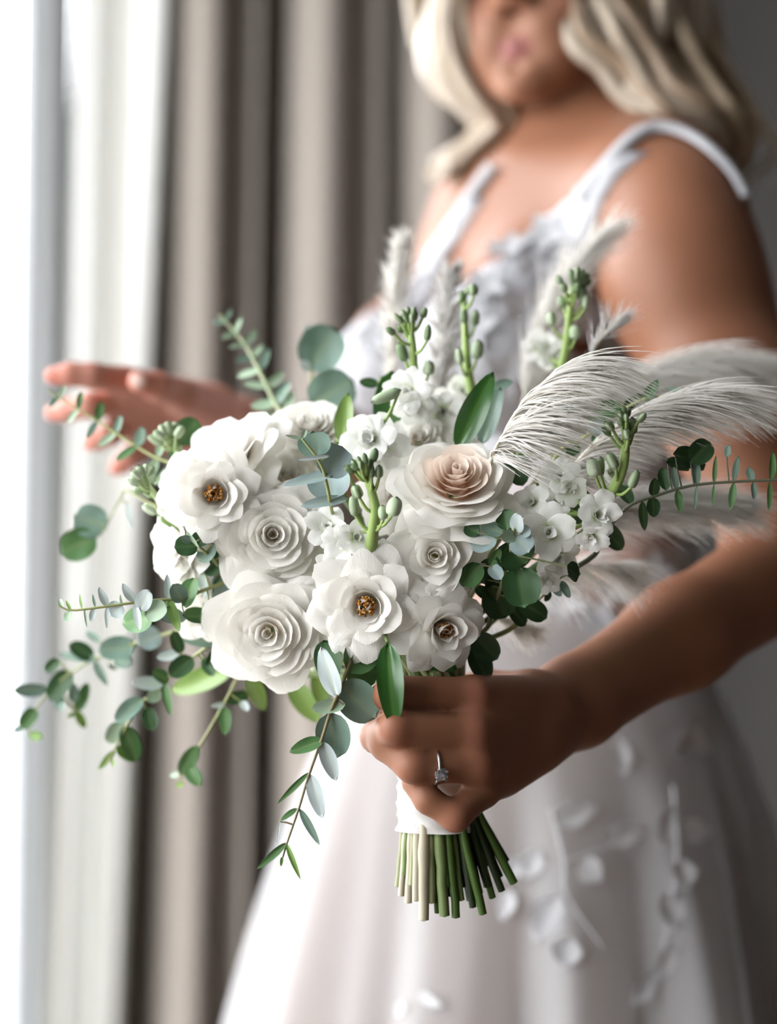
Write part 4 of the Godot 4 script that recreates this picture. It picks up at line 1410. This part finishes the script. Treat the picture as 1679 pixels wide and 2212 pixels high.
	stock("curved green stock stem with buds at right in front of the pampas", [[1295, 1110, 0.962], [1322, 1065, 0.95], [1346, 1010, 0.943], [1352, 950, 0.94], [1350, 905, 0.938]],
		[[1350, 900, 1348, 876, 6, 0], [1344, 905, 1338, 884, 6, 0], [1356, 902, 1360, 880, 6, 0], [1346, 912, 1338, 890, 6.5, 0], [1354, 912, 1352, 892, 6, 0], [1344, 920, 1336, 898, 8, 0], [1352, 916, 1350, 896, 7, 0], [1326, 930, 1306, 910, 10, 0], [1320, 942, 1300, 922, 7, 0], [1358, 950, 1350, 926, 10, 0], [1368, 940, 1366, 900, 11, 0.1], [1378, 912, 1396, 892, 8, 0], [1333, 1014, 1312, 976, 12, 0.2], [1362, 1056, 1378, 1014, 11, 0.2], [1288, 1032, 1276, 988, 15, 0.8], [1298, 1030, 1298, 985, 9, 0.3]],
		[[1292, 1112, 48, 0.2, 0.1, 0.945], [1278, 1160, 36, -0.1, -0.75, 0.945], [1212, 1030, 46, -0.1, 0.4, 0.965], [1228, 1056, 36, 0.3, -0.3, 0.962], [1185, 1150, 60, -0.05, 0.0, 0.957], [1150, 1085, 40, -0.4, 0.2, 0.97], [1200, 1085, 36, 0.0, 0.3, 0.97], [1205, 1205, 48, 0.2, -0.4, 0.968], [1180, 1250, 36, 0.0, -0.6, 0.972], [1320, 1020, 26, 0.6, 0.1, 0.96]], 106, 0.0036)
	stock("pale budding stock at the left edge touching the open hand", [[415, 1020, 1.03], [390, 985, 1.03], [365, 950, 1.03]],
		[[362, 945, 345, 915, 10, 0.3], [366, 942, 362, 908, 10, 0.4], [372, 942, 382, 910, 10, 0.3], [356, 950, 330, 930, 9, 0.4], [360, 955, 326, 945, 9, 0.5], [350, 962, 318, 940, 8, 0.4], [378, 946, 398, 920, 10, 0.3], [370, 950, 372, 922, 9, 0.2]], [], 107, 0.0026, 1)
	stock("pale green budding stock low at the left edge", [[365, 1110, 1.0], [335, 1070, 1.0], [312, 1035, 1.0]],
		[[310, 1030, 298, 1004, 9, 0.3], [314, 1028, 318, 1000, 9, 0.4], [306, 1036, 282, 1016, 9, 0.4], [318, 1032, 334, 1008, 8, 0.2], [304, 1046, 276, 1036, 9, 0.5], [310, 1060, 284, 1060, 9, 0.5], [322, 1040, 340, 1028, 8, 0.3], [340, 1110, 306, 1090, 10, 0.6]], [], 108, 0.0024, 1)
	# --- eucalyptus
	var eu := "eucalyptus sprigs in the bouquet"
	var twig := lin(0.60, 0.62, 0.42)
	sprig("upright eucalyptus sprig with round blue leaves at the centre", eu, [[720, 1125, 0.985], [714, 1086, 0.949], [706, 1045, 0.94], [697, 1012, 0.937], [682, 985, 0.935], [653, 948, 0.933]], 0.0011, 0.0006,
		[[714, 1082, 708, 1012, 94, "blue", 1, -0.012, 0, 0.1], [752, 1077, 650, 1094, 27, "blue", 0.8, 0.004, 0, 0.5], [702, 1030, 740, 964, 80, "blue", 1, -0.006, 0.1, 0], [716, 1026, 608, 1049, 34, "blue", 0.15, 0.006, 0, 0.9], [683, 988, 676, 931, 72, "grey", 1, -0.004, 0, 0], [713, 985, 644, 994, 10, "pale", 0.7, 0.006, 0, 0.3], [652, 947, 616, 940, 9, "mist", 0.1, 0.002, 0, 0], [655, 946, 662, 926, 10, "mist", 0.4, 0, 0, 0], [653, 942, 652, 924, 4, "grey", 0.2, 0, 0, 0]], 201, twig)
	sprig("trailing eucalyptus sprig hanging below the roses over the skirt", eu, [[760, 1420, 0.955], [739, 1478, 0.945], [714, 1538, 0.94], [694, 1601, 0.938], [668, 1672, 0.937], [646, 1745, 0.936], [621, 1818, 0.936], [611, 1852, 0.936]], 0.0012, 0.0005,
		[[728, 1508, 694, 1396, 52, "pale", 0.35, 0.004, -0.4, 0], [733, 1476, 812, 1552, 88, "grey", 0.8, -0.004, 0.1, 0.1], [748, 1440, 822, 1452, 90, "green", 0.9, -0.02, 0, 0], [718, 1470, 700, 1382, 62, "deep", 0.8, -0.018, 0, 0], [752, 1455, 800, 1385, 80, "green", 0.9, -0.025, 0, 0], [746, 1521, 673, 1531, 34, "mist", 0.75, 0.004, 0, 0.4], [712, 1538, 728, 1638, 78, "grey", 0.75, -0.004, 0, 0], [698, 1598, 625, 1625, 36, "green", 0.4, 0.003, 0, 0.5], [695, 1602, 727, 1687, 38, "pale", 0.45, 0.002, 0.2, 0], [668, 1668, 597, 1738, 15, "green", 0.1, 0.003, 0.3, 0.3], [669, 1672, 697, 1768, 36, "pale", 0.45, 0.002, 0, 0], [642, 1746, 605, 1773, 14, "green", 0.3, 0.002, 0, 0.3], [605, 1772, 598, 1823, 6, "pale", 0.2, 0.002, 0, 0], [647, 1747, 691, 1826, 19, "grey", 0.3, 0.003, 0, 0.2], [620, 1820, 555, 1878, 19, "green", 0.15, 0.004, 0, 0.2], [618, 1820, 650, 1901, 14, "fresh", 0.1, 0.004, 0, 0], [610, 1850, 607, 1872, 8, "fresh", 0.4, 0, 0, 0]], 202, lin(0.50, 0.46, 0.34))
	sprig("eucalyptus sprig with silvery narrow leaves reaching left to the window", eu, [[520, 1245, 1.0], [440, 1275, 0.985], [393, 1293, 0.978], [320, 1298, 0.97], [207, 1313, 0.965], [153, 1318, 0.965], [126, 1308, 0.965]], 0.0012, 0.0005,
		[[135, 1313, 128, 1293, 12, "mist", 0.4], [152, 1318, 141, 1344, 20, "mist", 0.5], [154, 1318, 143, 1297, 8, "fresh", 0.3], [178, 1316, 172, 1282, 7, "fresh", 0.2], [182, 1314, 188, 1356, 6, "mist", 0.2], [206, 1312, 200, 1283, 7, "grey", 0.2], [204, 1313, 196, 1344, 16, "pale", 0.4], [232, 1310, 213, 1268, 20, "pale", 0.3], [230, 1311, 231, 1360, 10, "pale", 0.2], [263, 1304, 238, 1330, 40, "pale", 0.9], [291, 1300, 264, 1260, 23, "pale", 0.3], [264, 1306, 260, 1284, 7, "mist", 0.2], [291, 1303, 303, 1362, 21, "pale", 0.2], [300, 1320, 322, 1274, 38, "pale", 0.8], [330, 1328, 264, 1348, 60, "green", 0.8, -0.02], [312, 1328, 362, 1308, 48, "mist", 0.8], [362, 1294, 388, 1364, 30, "fresh", 0.35], [418, 1248, 402, 1314, 46, "green", 0.6], [362, 1294, 361, 1240, 18, "pale", 0.4], [397, 1300, 372, 1262, 40, "grey", 0.7], [441, 1232, 443, 1290, 26, "pale", 0.6], [494, 1252, 450, 1296, 54, "blue", 0.9, -0.008], [452, 1296, 440, 1364, 30, "mist", 0.4], [395, 1330, 460, 1330, 40, "green", 0.8, -0.02], [480, 1240, 470, 1300, 34, "green", 0.6, -0.01], [350, 1310, 395, 1345, 50, "grey", 0.8, -0.02]], 203, twig)
	sprig("lower left eucalyptus trail that reaches furthest left", eu, [[455, 1345, 1.05], [350, 1372, 1.06], [250, 1405, 1.075], [150, 1455, 1.085], [85, 1520, 1.09], [62, 1575, 1.09]], 0.0011, 0.0005,
		[[292, 1395, 212, 1406, 54, "grey", 0.8], [345, 1365, 298, 1392, 56, "blue", 0.85], [216, 1386, 186, 1364, 17, "grey", 0.4], [202, 1420, 150, 1390, 38, "deep", 0.7], [215, 1426, 128, 1414, 22, "grey", 0.6], [205, 1428, 233, 1482, 22, "grey", 0.3], [131, 1426, 95, 1450, 30, "deep", 0.7], [155, 1450, 104, 1512, 50, "deep", 0.8], [102, 1490, 27, 1491, 32, "grey", 0.6], [166, 1537, 190, 1474, 30, "green", 0.6], [160, 1520, 158, 1475, 22, "grey", 0.6], [165, 1535, 185, 1574, 22, "fresh", 0.4], [165, 1540, 145, 1549, 11, "fresh", 0.2], [78, 1530, 44, 1574, 36, "green", 0.8], [62, 1586, 92, 1593, 22, "fresh", 0.6], [46, 1570, 26, 1581, 13, "grey", 0.4], [250, 1425, 285, 1435, 36, "grey", 0.8], [120, 1500, 135, 1535, 26, "grey", 0.5], [245, 1440, 240, 1445, 24, "deep", 0.8]], 204, twig)
	sprig("lower left eucalyptus trail hanging between the other two trails", eu, [[500, 1360, 1.02], [410, 1425, 1.035], [345, 1480, 1.045], [290, 1540, 1.05], [252, 1610, 1.055], [232, 1650, 1.055]], 0.0011, 0.0005,
		[[416, 1420, 368, 1462, 46, "deep", 0.8], [388, 1412, 338, 1421, 24, "pale", 0.7], [392, 1412, 374, 1362, 30, "deep", 0.7], [472, 1388, 394, 1380, 32, "grey", 0.6], [452, 1445, 462, 1402, 28, "deep", 0.7], [440, 1420, 462, 1460, 30, "deep", 0.6], [366, 1472, 328, 1450, 32, "green", 0.7], [352, 1478, 284, 1474, 32, "pale", 0.6], [356, 1474, 370, 1546, 20, "green", 0.35], [346, 1492, 317, 1514, 30, "mist", 0.7], [306, 1508, 250, 1562, 42, "grey", 0.7], [316, 1528, 331, 1579, 36, "deep", 0.8], [263, 1558, 233, 1606, 38, "mist", 0.8], [267, 1568, 297, 1645, 44, "green", 0.8], [252, 1612, 293, 1643, 32, "fresh", 0.6], [250, 1620, 212, 1663, 17, "fresh", 0.25], [244, 1640, 246, 1656, 9, "lime", 0.5]], 205, twig)
	sprig("short eucalyptus trail hanging lowest at left with green leaves", eu, [[530, 1420, 1.03], [500, 1490, 1.04], [450, 1580, 1.05], [405, 1655, 1.055], [385, 1695, 1.055]], 0.001, 0.0004,
		[[490, 1515, 536, 1498, 30, "deep", 0.7], [485, 1525, 487, 1588, 28, "green", 0.7], [488, 1522, 455, 1526, 14, "pale", 0.5], [520, 1515, 537, 1536, 20, "pale", 0.6], [390, 1672, 426, 1610, 36, "green", 0.7], [404, 1654, 433, 1698, 34, "green", 0.6], [380, 1698, 398, 1691, 13, "lime", 0.6], [386, 1672, 366, 1676, 13, "mist", 0.5]], 206, twig)
	sprig("pair of large round eucalyptus leaves floating at left", eu, [[420, 1120, 1.04], [330, 1090, 1.06], [275, 1060, 1.07], [262, 1075, 1.075], [240, 1115, 1.08], [222, 1150, 1.08]], 0.0009, 0.0005,
		[[232, 1138, 160, 1114, 74, "grey", 1, 0, 0, 0], [208, 1158, 132, 1194, 70, "green", 1, 0, 0, 0], [275, 1085, 284, 1142, 12, "pale", 0.2]], 207, twig)
	rng.seed = 41
	var sp := [[640, 930, 1.09], [600, 880, 1.1], [560, 800, 1.11], [525, 738, 1.12], [474, 680, 1.12]]
	sprig("soft upright eucalyptus spike behind the roses near the drape", eu, sp, 0.0018, 0.0008, pairs(sp, 9, 66, 30, 26, ["mist", "grey", "mist"], 0.45, 1.15), 208, lin(0.66, 0.70, 0.56))
	var hs := [[400, 1010, 1.04], [330, 985, 1.05], [250, 935, 1.06], [180, 890, 1.065], [105, 845, 1.07]]
	sprig("narrow eucalyptus sprig crossing the open hand", eu, hs, 0.001, 0.0005, pairs(hs, 7, 62, 30, 30, ["grey", "mist", "green"], 0.5, 1.35), 209, twig)
	sprig("long eucalyptus sprig with spiky grey leaves reaching right across the arm", eu, [[1290, 1180, 0.985], [1350, 1100, 0.972], [1420, 1070, 0.966], [1500, 1048, 0.965], [1600, 1040, 0.966], [1700, 1036, 0.968]], 0.001, 0.0007,
		[[1666, 1038, 1670, 974, 18, "green", 0.3], [1664, 1040, 1661, 1104, 14, "green", 0.3], [1688, 1036, 1690, 1000, 22, "fresh", 0.4], [1625, 1040, 1617, 1008, 20, "grey", 0.4], [1627, 1041, 1629, 1080, 16, "grey", 0.4], [1586, 1040, 1595, 984, 17, "grey", 0.3], [1586, 1042, 1579, 1102, 18, "green", 0.3], [1543, 1044, 1547, 984, 12, "green", 0.3], [1543, 1045, 1540, 1094, 7, "green", 0.2], [1506, 1048, 1504, 992, 20, "grey", 0.4], [1506, 1048, 1502, 1104, 9, "grey", 0.2], [1462, 1058, 1456, 1006, 16, "grey", 0.4], [1464, 1058, 1471, 1108, 20, "green", 0.4], [1412, 1072, 1415, 1032, 26, "deep", 0.5], [1410, 1074, 1413, 1118, 32, "deep", 0.5], [1388, 1082, 1393, 1147, 22, "deep", 0.4], [1490, 1000, 1535, 955, 54, "deep", 0.8, -0.01], [1455, 980, 1525, 1005, 54, "deep", 0.8, -0.014], [1440, 1000, 1490, 1010, 36, "deep", 0.7, -0.014], [1570, 988, 1575, 960, 16, "grey", 0.5], [1365, 1090, 1330, 1040, 34, "deep", 0.6, -0.01], [1440, 1060, 1430, 1010, 30, "deep", 0.5, -0.01]], 210, lin(0.40, 0.42, 0.34))
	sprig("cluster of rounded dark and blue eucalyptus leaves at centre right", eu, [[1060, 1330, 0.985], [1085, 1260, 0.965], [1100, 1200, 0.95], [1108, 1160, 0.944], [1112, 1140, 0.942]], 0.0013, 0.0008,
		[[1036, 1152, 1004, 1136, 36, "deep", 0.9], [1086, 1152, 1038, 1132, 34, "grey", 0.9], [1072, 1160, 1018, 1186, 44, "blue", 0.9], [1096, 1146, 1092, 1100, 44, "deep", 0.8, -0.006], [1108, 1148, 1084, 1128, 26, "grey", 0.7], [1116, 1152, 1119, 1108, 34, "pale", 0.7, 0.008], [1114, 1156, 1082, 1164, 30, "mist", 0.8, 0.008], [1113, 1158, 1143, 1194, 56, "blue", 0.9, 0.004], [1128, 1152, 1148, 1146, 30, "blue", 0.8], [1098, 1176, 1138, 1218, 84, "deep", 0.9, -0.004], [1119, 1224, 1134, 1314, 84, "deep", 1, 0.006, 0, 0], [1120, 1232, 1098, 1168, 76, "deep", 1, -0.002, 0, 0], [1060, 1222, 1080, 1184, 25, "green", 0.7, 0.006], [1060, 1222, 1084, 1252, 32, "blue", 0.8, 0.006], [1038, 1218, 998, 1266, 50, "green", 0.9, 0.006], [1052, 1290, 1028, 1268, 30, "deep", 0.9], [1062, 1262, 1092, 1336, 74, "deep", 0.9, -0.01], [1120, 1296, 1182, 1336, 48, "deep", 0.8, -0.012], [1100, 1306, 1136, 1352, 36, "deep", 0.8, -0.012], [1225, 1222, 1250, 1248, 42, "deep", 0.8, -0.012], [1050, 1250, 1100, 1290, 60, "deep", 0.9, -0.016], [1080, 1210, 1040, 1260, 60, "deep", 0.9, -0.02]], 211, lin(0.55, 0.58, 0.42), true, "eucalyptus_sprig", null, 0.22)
	sprig("small grey eucalyptus tip below the right hand florets", eu, [[1130, 1330, 0.985], [1170, 1290, 0.98], [1205, 1255, 0.98], [1230, 1232, 0.98]], 0.0008, 0.0005,
		[[1212, 1255, 1232, 1292, 20, "grey", 0.5], [1195, 1266, 1214, 1288, 18, "grey", 0.5], [1185, 1275, 1180, 1300, 18, "deep", 0.6], [1225, 1240, 1255, 1240, 22, "deep", 0.6], [1205, 1256, 1196, 1236, 16, "deep", 0.6]], 212, twig)
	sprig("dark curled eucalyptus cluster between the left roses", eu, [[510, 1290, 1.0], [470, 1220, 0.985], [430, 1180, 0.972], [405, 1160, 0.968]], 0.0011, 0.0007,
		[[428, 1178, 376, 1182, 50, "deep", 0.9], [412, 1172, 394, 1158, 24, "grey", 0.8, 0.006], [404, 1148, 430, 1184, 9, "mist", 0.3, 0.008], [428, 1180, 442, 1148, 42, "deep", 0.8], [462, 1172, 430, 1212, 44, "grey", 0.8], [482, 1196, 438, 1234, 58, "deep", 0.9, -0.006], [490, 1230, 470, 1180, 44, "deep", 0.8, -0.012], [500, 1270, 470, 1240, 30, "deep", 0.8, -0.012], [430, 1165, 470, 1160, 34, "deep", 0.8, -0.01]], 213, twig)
	sprig("two large round eucalyptus leaves in front of the drape", eu, [[720, 920, 1.07], [676, 875, 1.09], [672, 800, 1.1], [668, 740, 1.1]], 0.001, 0.0006,
		[[668, 800, 722, 706, 98, "grey", 1, 0, 0, 0], [670, 876, 764, 820, 98, "grey", 1, 0, 0, 0], [672, 760, 666, 700, 30, "pale", 0.6], [672, 800, 650, 780, 22, "pale", 0.6], [676, 800, 702, 790, 18, "mist", 0.6], [676, 880, 690, 840, 30, "green", 0.7], [672, 880, 640, 890, 40, "grey", 0.8]], 214, twig)
	sprig("dark blue leaves half hidden among the right hand pampas", eu, [[1240, 960, 1.0], [1290, 925, 1.0], [1345, 885, 0.998], [1395, 860, 0.995]], 0.001, 0.0007,
		[[1346, 872, 1258, 908, 44, "deep", 0.5], [1330, 920, 1262, 925, 34, "blue", 0.4], [1392, 868, 1422, 820, 27, "deep", 0.4], [1345, 885, 1390, 850, 26, "deep", 0.4], [1300, 930, 1280, 960, 24, "deep", 0.5], [1480, 850, 1440, 838, 14, "grey", 0.5], [1410, 880, 1440, 890, 12, "grey", 0.5], [1250, 960, 1225, 985, 30, "deep", 0.6], [1120, 985, 1140, 1035, 36, "deep", 0.7], [1110, 1010, 1150, 1000, 40, "deep", 0.7]], 215, twig)
	# --- broad green leaves
	var br := "broad green leaves in the bouquet"
	single("glossy dark green leaf hanging over the fingers", br, [838, 1388, 0.94], [852, 1570, 0.932], 62, "rusc", 0.55, 0.12)
	single("long dark green leaf standing behind the blush rose", br, [988, 972, 0.985], [1066, 802, 0.99], 64, "rusc", 0.3, 0.05)
	single("grey green leaf beside the long dark leaf", br, [1040, 960, 1.0], [1082, 835, 1.0], 48, "grey", 0.5, 0.05)
	single("small grey leaf at the foot of the pampas plume", br, [1062, 838, 1.02], [1108, 824, 1.02], 24, "grey", 0.6, 0.0)
	single("yellow green leaf between the cream rose and the florets", br, [736, 955, 1.0], [752, 848, 1.005], 44, "lime", 0.3, 0.0)
	single("broad dark green leaf behind the white florets", br, [852, 960, 1.02], [846, 800, 1.03], 92, "rusc", 0.5, 0.0)
	single("small dark leaf left of the broad leaf", br, [818, 830, 1.03], [776, 824, 1.03], 24, "deep", 0.6, 0.0)
	single("light green leaf pointing left below the lowest left rose", br, [505, 1440, 1.06], [370, 1494, 1.08], 56, "lime", 0.5, 0.0)
	single("light green leaf below the lowest left rose tip", br, [535, 1455, 1.04], [572, 1536, 1.05], 42, "lime", 0.4, 0.0)
	single("pale green leaf behind the hanging eucalyptus", br, [628, 1470, 1.06], [690, 1560, 1.06], 54, "lime", 0.5, 0.0)
	single("olive leaf half behind the hanging eucalyptus", br, [682, 1450, 1.05], [700, 1530, 1.05], 42, "lime", 0.5, 0.0)
	single("dark leaf curling under the lowest right rose", br, [892, 1418, 0.965], [988, 1444, 0.965], 38, "rusc", 0.6, 0.05)
	single("round dark leaf under the lowest right rose", br, [1022, 1372, 0.975], [1076, 1424, 0.975], 58, "deep", 0.8, 0.0)
	single("dark leaf above the back of the hand", br, [1020, 1400, 0.98], [1054, 1470, 0.98], 54, "deep", 0.8, 0.0)
	single("dark leaf behind the right hand florets", br, [1300, 1130, 0.98], [1345, 1188, 0.985], 44, "deep", 0.7, 0.0)
	single("green leaf at the left edge beside the pale stock", br, [385, 960, 1.03], [425, 905, 1.04], 60, "green", 0.7, 0.0)
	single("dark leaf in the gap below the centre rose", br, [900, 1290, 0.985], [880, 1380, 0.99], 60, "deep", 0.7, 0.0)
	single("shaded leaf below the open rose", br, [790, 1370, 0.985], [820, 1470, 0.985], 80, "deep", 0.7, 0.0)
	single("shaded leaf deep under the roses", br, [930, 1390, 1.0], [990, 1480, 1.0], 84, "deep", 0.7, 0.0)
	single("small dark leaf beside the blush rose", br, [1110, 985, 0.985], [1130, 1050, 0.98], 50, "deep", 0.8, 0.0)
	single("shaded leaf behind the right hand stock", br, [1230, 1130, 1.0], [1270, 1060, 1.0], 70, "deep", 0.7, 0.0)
	# --- pampas
	pampas("sharp white pampas plume arching over the blush rose", [[1075, 1010, 0.975], [1095, 925, 0.955], [1150, 850, 0.945], [1225, 790, 0.945], [1310, 772, 0.948]], 420, 215, Vector3(0.85, -0.7, 0.12), 301, 0.00052, 0.5, 0, 0.65)
	pampas("short white pampas plume spilling down beside the blush rose", [[1060, 1000, 0.962], [1078, 955, 0.948], [1120, 912, 0.94], [1175, 890, 0.938]], 330, 210, Vector3(0.95, -0.55, 0.15), 302, 0.00052, 0.5, 0, 0.5)
	pampas("large soft pampas plume lying against the upper arm", [[1180, 1000, 1.06], [1260, 890, 1.09], [1370, 820, 1.11], [1490, 790, 1.115], [1620, 790, 1.12]], 2400, 220, Vector3(0.75, -0.75, 0.0), 303, 0.00046, 0.85, 0, 0.5)
	pampas("pampas plume fanning right behind the curved stock stem", [[1200, 1050, 0.99], [1280, 965, 0.985], [1380, 890, 0.982], [1490, 850, 0.985], [1580, 855, 0.99]], 1100, 210, Vector3(0.85, -0.55, 0.05), 304, 0.0004, 0.5, 0, 0.6)
	pampas("low pampas plume spreading right below the spiky eucalyptus", [[1240, 1130, 1.03], [1330, 1085, 1.04], [1440, 1075, 1.05], [1580, 1085, 1.06]], 1400, 190, Vector3(0.85, -0.45, 0.0), 305, 0.0004, 0.6, 0, 0.6)
	pampas("soft upright pampas plume leaning right against the shoulder", [[1130, 870, 1.1], [1160, 760, 1.11], [1215, 620, 1.12], [1310, 505, 1.13]], 900, 140, Vector3(0.35, 0.2, 0.0), 306, 0.0004, 0.8, 0, 0.9)
	pampas("grey feathery plume between the two centre stocks", [[950, 890, 1.08], [950, 800, 1.085], [958, 690, 1.09], [972, 585, 1.095]], 1300, 72, Vector3(0.1, 0.2, 0.0), 307, 0.0004, 1.1, 1, 0.5)
	pampas("small white plume highest at left against the drape", [[845, 860, 1.11], [850, 740, 1.12], [855, 620, 1.125], [868, 520, 1.13]], 900, 62, Vector3(0.0, 0.3, 0.0), 308, 0.00042, 1.0, 0, 0.6)
	pampas("little spiky plume beside the upper arm", [[1250, 810, 1.03], [1290, 745, 1.03], [1318, 705, 1.03], [1345, 680, 1.03]], 170, 75, Vector3(0.1, 0.4, 0.0), 309, 0.00026, 1.0, 1, 0.6)
	pampas("shaded pampas wisps hanging low by the forearm", [[1120, 1260, 1.03], [1200, 1240, 1.05], [1290, 1220, 1.06], [1360, 1230, 1.06]], 480, 140, Vector3(0.4, -0.7, 0.0), 310, 0.00036, 0.7, 0, 0.4)
	pampas("white wisps tucked under the dark leaves above the hand", [[1060, 1330, 1.02], [1100, 1345, 1.03], [1150, 1360, 1.035]], 260, 80, Vector3(0.5, -0.4, 0.0), 311, 0.00034, 0.8, 0, 0.4)
	# --- binding and cut stems
	ribbon()
	cut_stems()

func single(label: String, group: String, a: Array, b: Array, w: float, pal: String, round_: float, bend: float):
	rng.seed = hash(label)
	var base := W(a[0], a[1], a[2])
	var tip := W(b[0], b[1], b[2])
	var o := thing("green_leaf", label, "leaf", base, group)
	var s := Shape.new()
	leaf_into(s, base, tip, D(Vector3(rng.randf_range(-0.3, 0.3), rng.randf_range(0.0, 0.3), 1.0)), w * K * float(a[2]), 0.28, PAL[pal], round_, bend, 8, 12)
	put("blade", s.mesh(), M.leaf_gloss, o)
	var v := Shape.new()
	v.tube(PackedVector3Array([base, base.lerp(tip, 0.02)]), PackedFloat32Array([0.0008, 0.0008]), 6, PAL[pal][2])
	var hub := W(HUB[0] + rng.randf_range(-40, 40), 1480, HUB[2])
	var st := Shape.new()
	st.tube(spline([base, base + (base - tip).normalized() * 0.004 + Vector3(0, 0, -0.016), base.lerp(hub, 0.5) + Vector3(0, 0, -0.02), hub], 12), radii(12, 0.0011, 0.0011), 6, lin(0.45, 0.52, 0.32))
	put("leaf_stalk", st.mesh(), M.stem, o)

func ribbon():
	var c := W(945, 1640, 0.987)
	var o := thing("ribbon_wrap", "white lace ribbon wrapped round the stems below the hand", "ribbon", c, "")
	rng.seed = 9
	var s := Shape.new()
	var pts := PackedVector3Array()
	for y in 21:
		var t := y / 20.0
		var p := W(945, lerpf(1793, 1560, t), 0.987)
		for k in 37:
			var a := TAU * k / 36
			var r := 0.0218 + 0.0006 * sin(a * 7.0 + y * 1.7) + 0.0005 * sin(a * 3.0 - y * 2.3) + (0.0007 if y % 5 == 0 else 0.0)
			pts.append(p + Vector3(sin(a) * r, 0, cos(a) * r))
	s.sheet(36, 20, pts, [], true)
	put("band", s.mesh(), M.ribbon, o)

func cut_stems():
	rng.seed = 17
	# the sheaf of cut ends below the hand: [x at ribbon, x at end, y at end, depth offset, radius px, tone]
	var tones := [lin(0.66, 0.63, 0.55), lin(0.52, 0.54, 0.40), lin(0.40, 0.46, 0.28), lin(0.24, 0.33, 0.13), lin(0.12, 0.18, 0.08)]
	var list := [[872, 860, 1915, 0.0, 6, 1], [880, 873, 1890, -0.008, 6, 2], [886, 882, 1950, -0.014, 7, 0], [893, 890, 1912, -0.017, 6, 1], [899, 899, 1945, -0.019, 8, 0], [907, 910, 1905, -0.012, 7, 3], [914, 915, 1987, -0.022, 10, 0], [921, 923, 1925, -0.016, 7, 2], [930, 940, 1900, -0.012, 8, 1], [934, 945, 1972, -0.018, 6, 3], [942, 960, 1978, -0.022, 10, 2], [952, 971, 1935, -0.016, 8, 4], [962, 986, 1982, -0.021, 8, 3], [972, 1003, 1915, -0.012, 8, 4], [982, 1043, 1975, -0.02, 8, 3], [994, 1027, 1900, -0.012, 9, 4], [1003, 1064, 1940, -0.014, 7, 3], [1010, 1078, 1895, -0.008, 8, 4], [1016, 1110, 1908, -0.009, 8, 3], [1000, 1052, 1870, -0.004, 9, 4], [980, 1015, 1945, -0.006, 7, 4], [960, 975, 1890, 0.0, 9, 4], [1008, 1092, 1862, 0.0, 9, 4], [916, 930, 1880, 0.0, 8, 3], [990, 1035, 1930, -0.002, 8, 4], [895, 905, 1870, 0.004, 8, 2], [890, 893, 1895, -0.01, 7, 2], [924, 932, 1950, -0.02, 8, 1], [948, 966, 1915, -0.02, 7, 3], [968, 996, 1945, -0.018, 7, 2], [986, 1022, 1960, -0.018, 7, 4], [998, 1055, 1915, -0.014, 8, 4], [1006, 1085, 1925, -0.012, 7, 4], [876, 867, 1935, -0.004, 6, 0]]
	list.sort_custom(func(a, b): return a[1] < b[1])
	var nth := ["first", "second", "third", "fourth", "fifth", "sixth", "seventh", "eighth", "ninth", "tenth", "eleventh", "twelfth", "thirteenth", "fourteenth", "fifteenth", "sixteenth", "seventeenth"]
	var at := 0
	for q in list:
		var d: float = HUB[2] + float(q[3])
		var a := W(q[0] * 0.85 + 945 * 0.15, 1700, HUB[2] + float(q[3]) * 0.72)
		var b := W(q[1], q[2], d)
		var tn: int = q[5]
		var word: String = ["pale woody", "greyish green", "soft green", "deep green", "dark green"][tn]
		var place: String = nth[at] + " from the left" if at < 17 else nth[33 - at] + " from the right"
		at += 1
		var s := Shape.new()
		var path := PackedVector3Array()
		var rr := PackedFloat32Array()
		for k in 9:
			var t := k / 8.0
			path.append(a.lerp(b, t) + Vector3(rng.randfn(), 0, rng.randfn()) * 0.00012)
			rr.append(float(q[4]) * 1.2 * K * d * (1.0 + (0.18 if k == 4 and tn < 3 else 0.0) + 0.02 * rng.randfn()))
		s.tube(path, rr, 10, tones[tn])
		var o := put("cut_stem", s.mesh(), M.stem)
		tag(o, "%s cut flower stem, %s end of the sheaf below the ribbon" % [word, place], "stem", "cut stems below the hand")
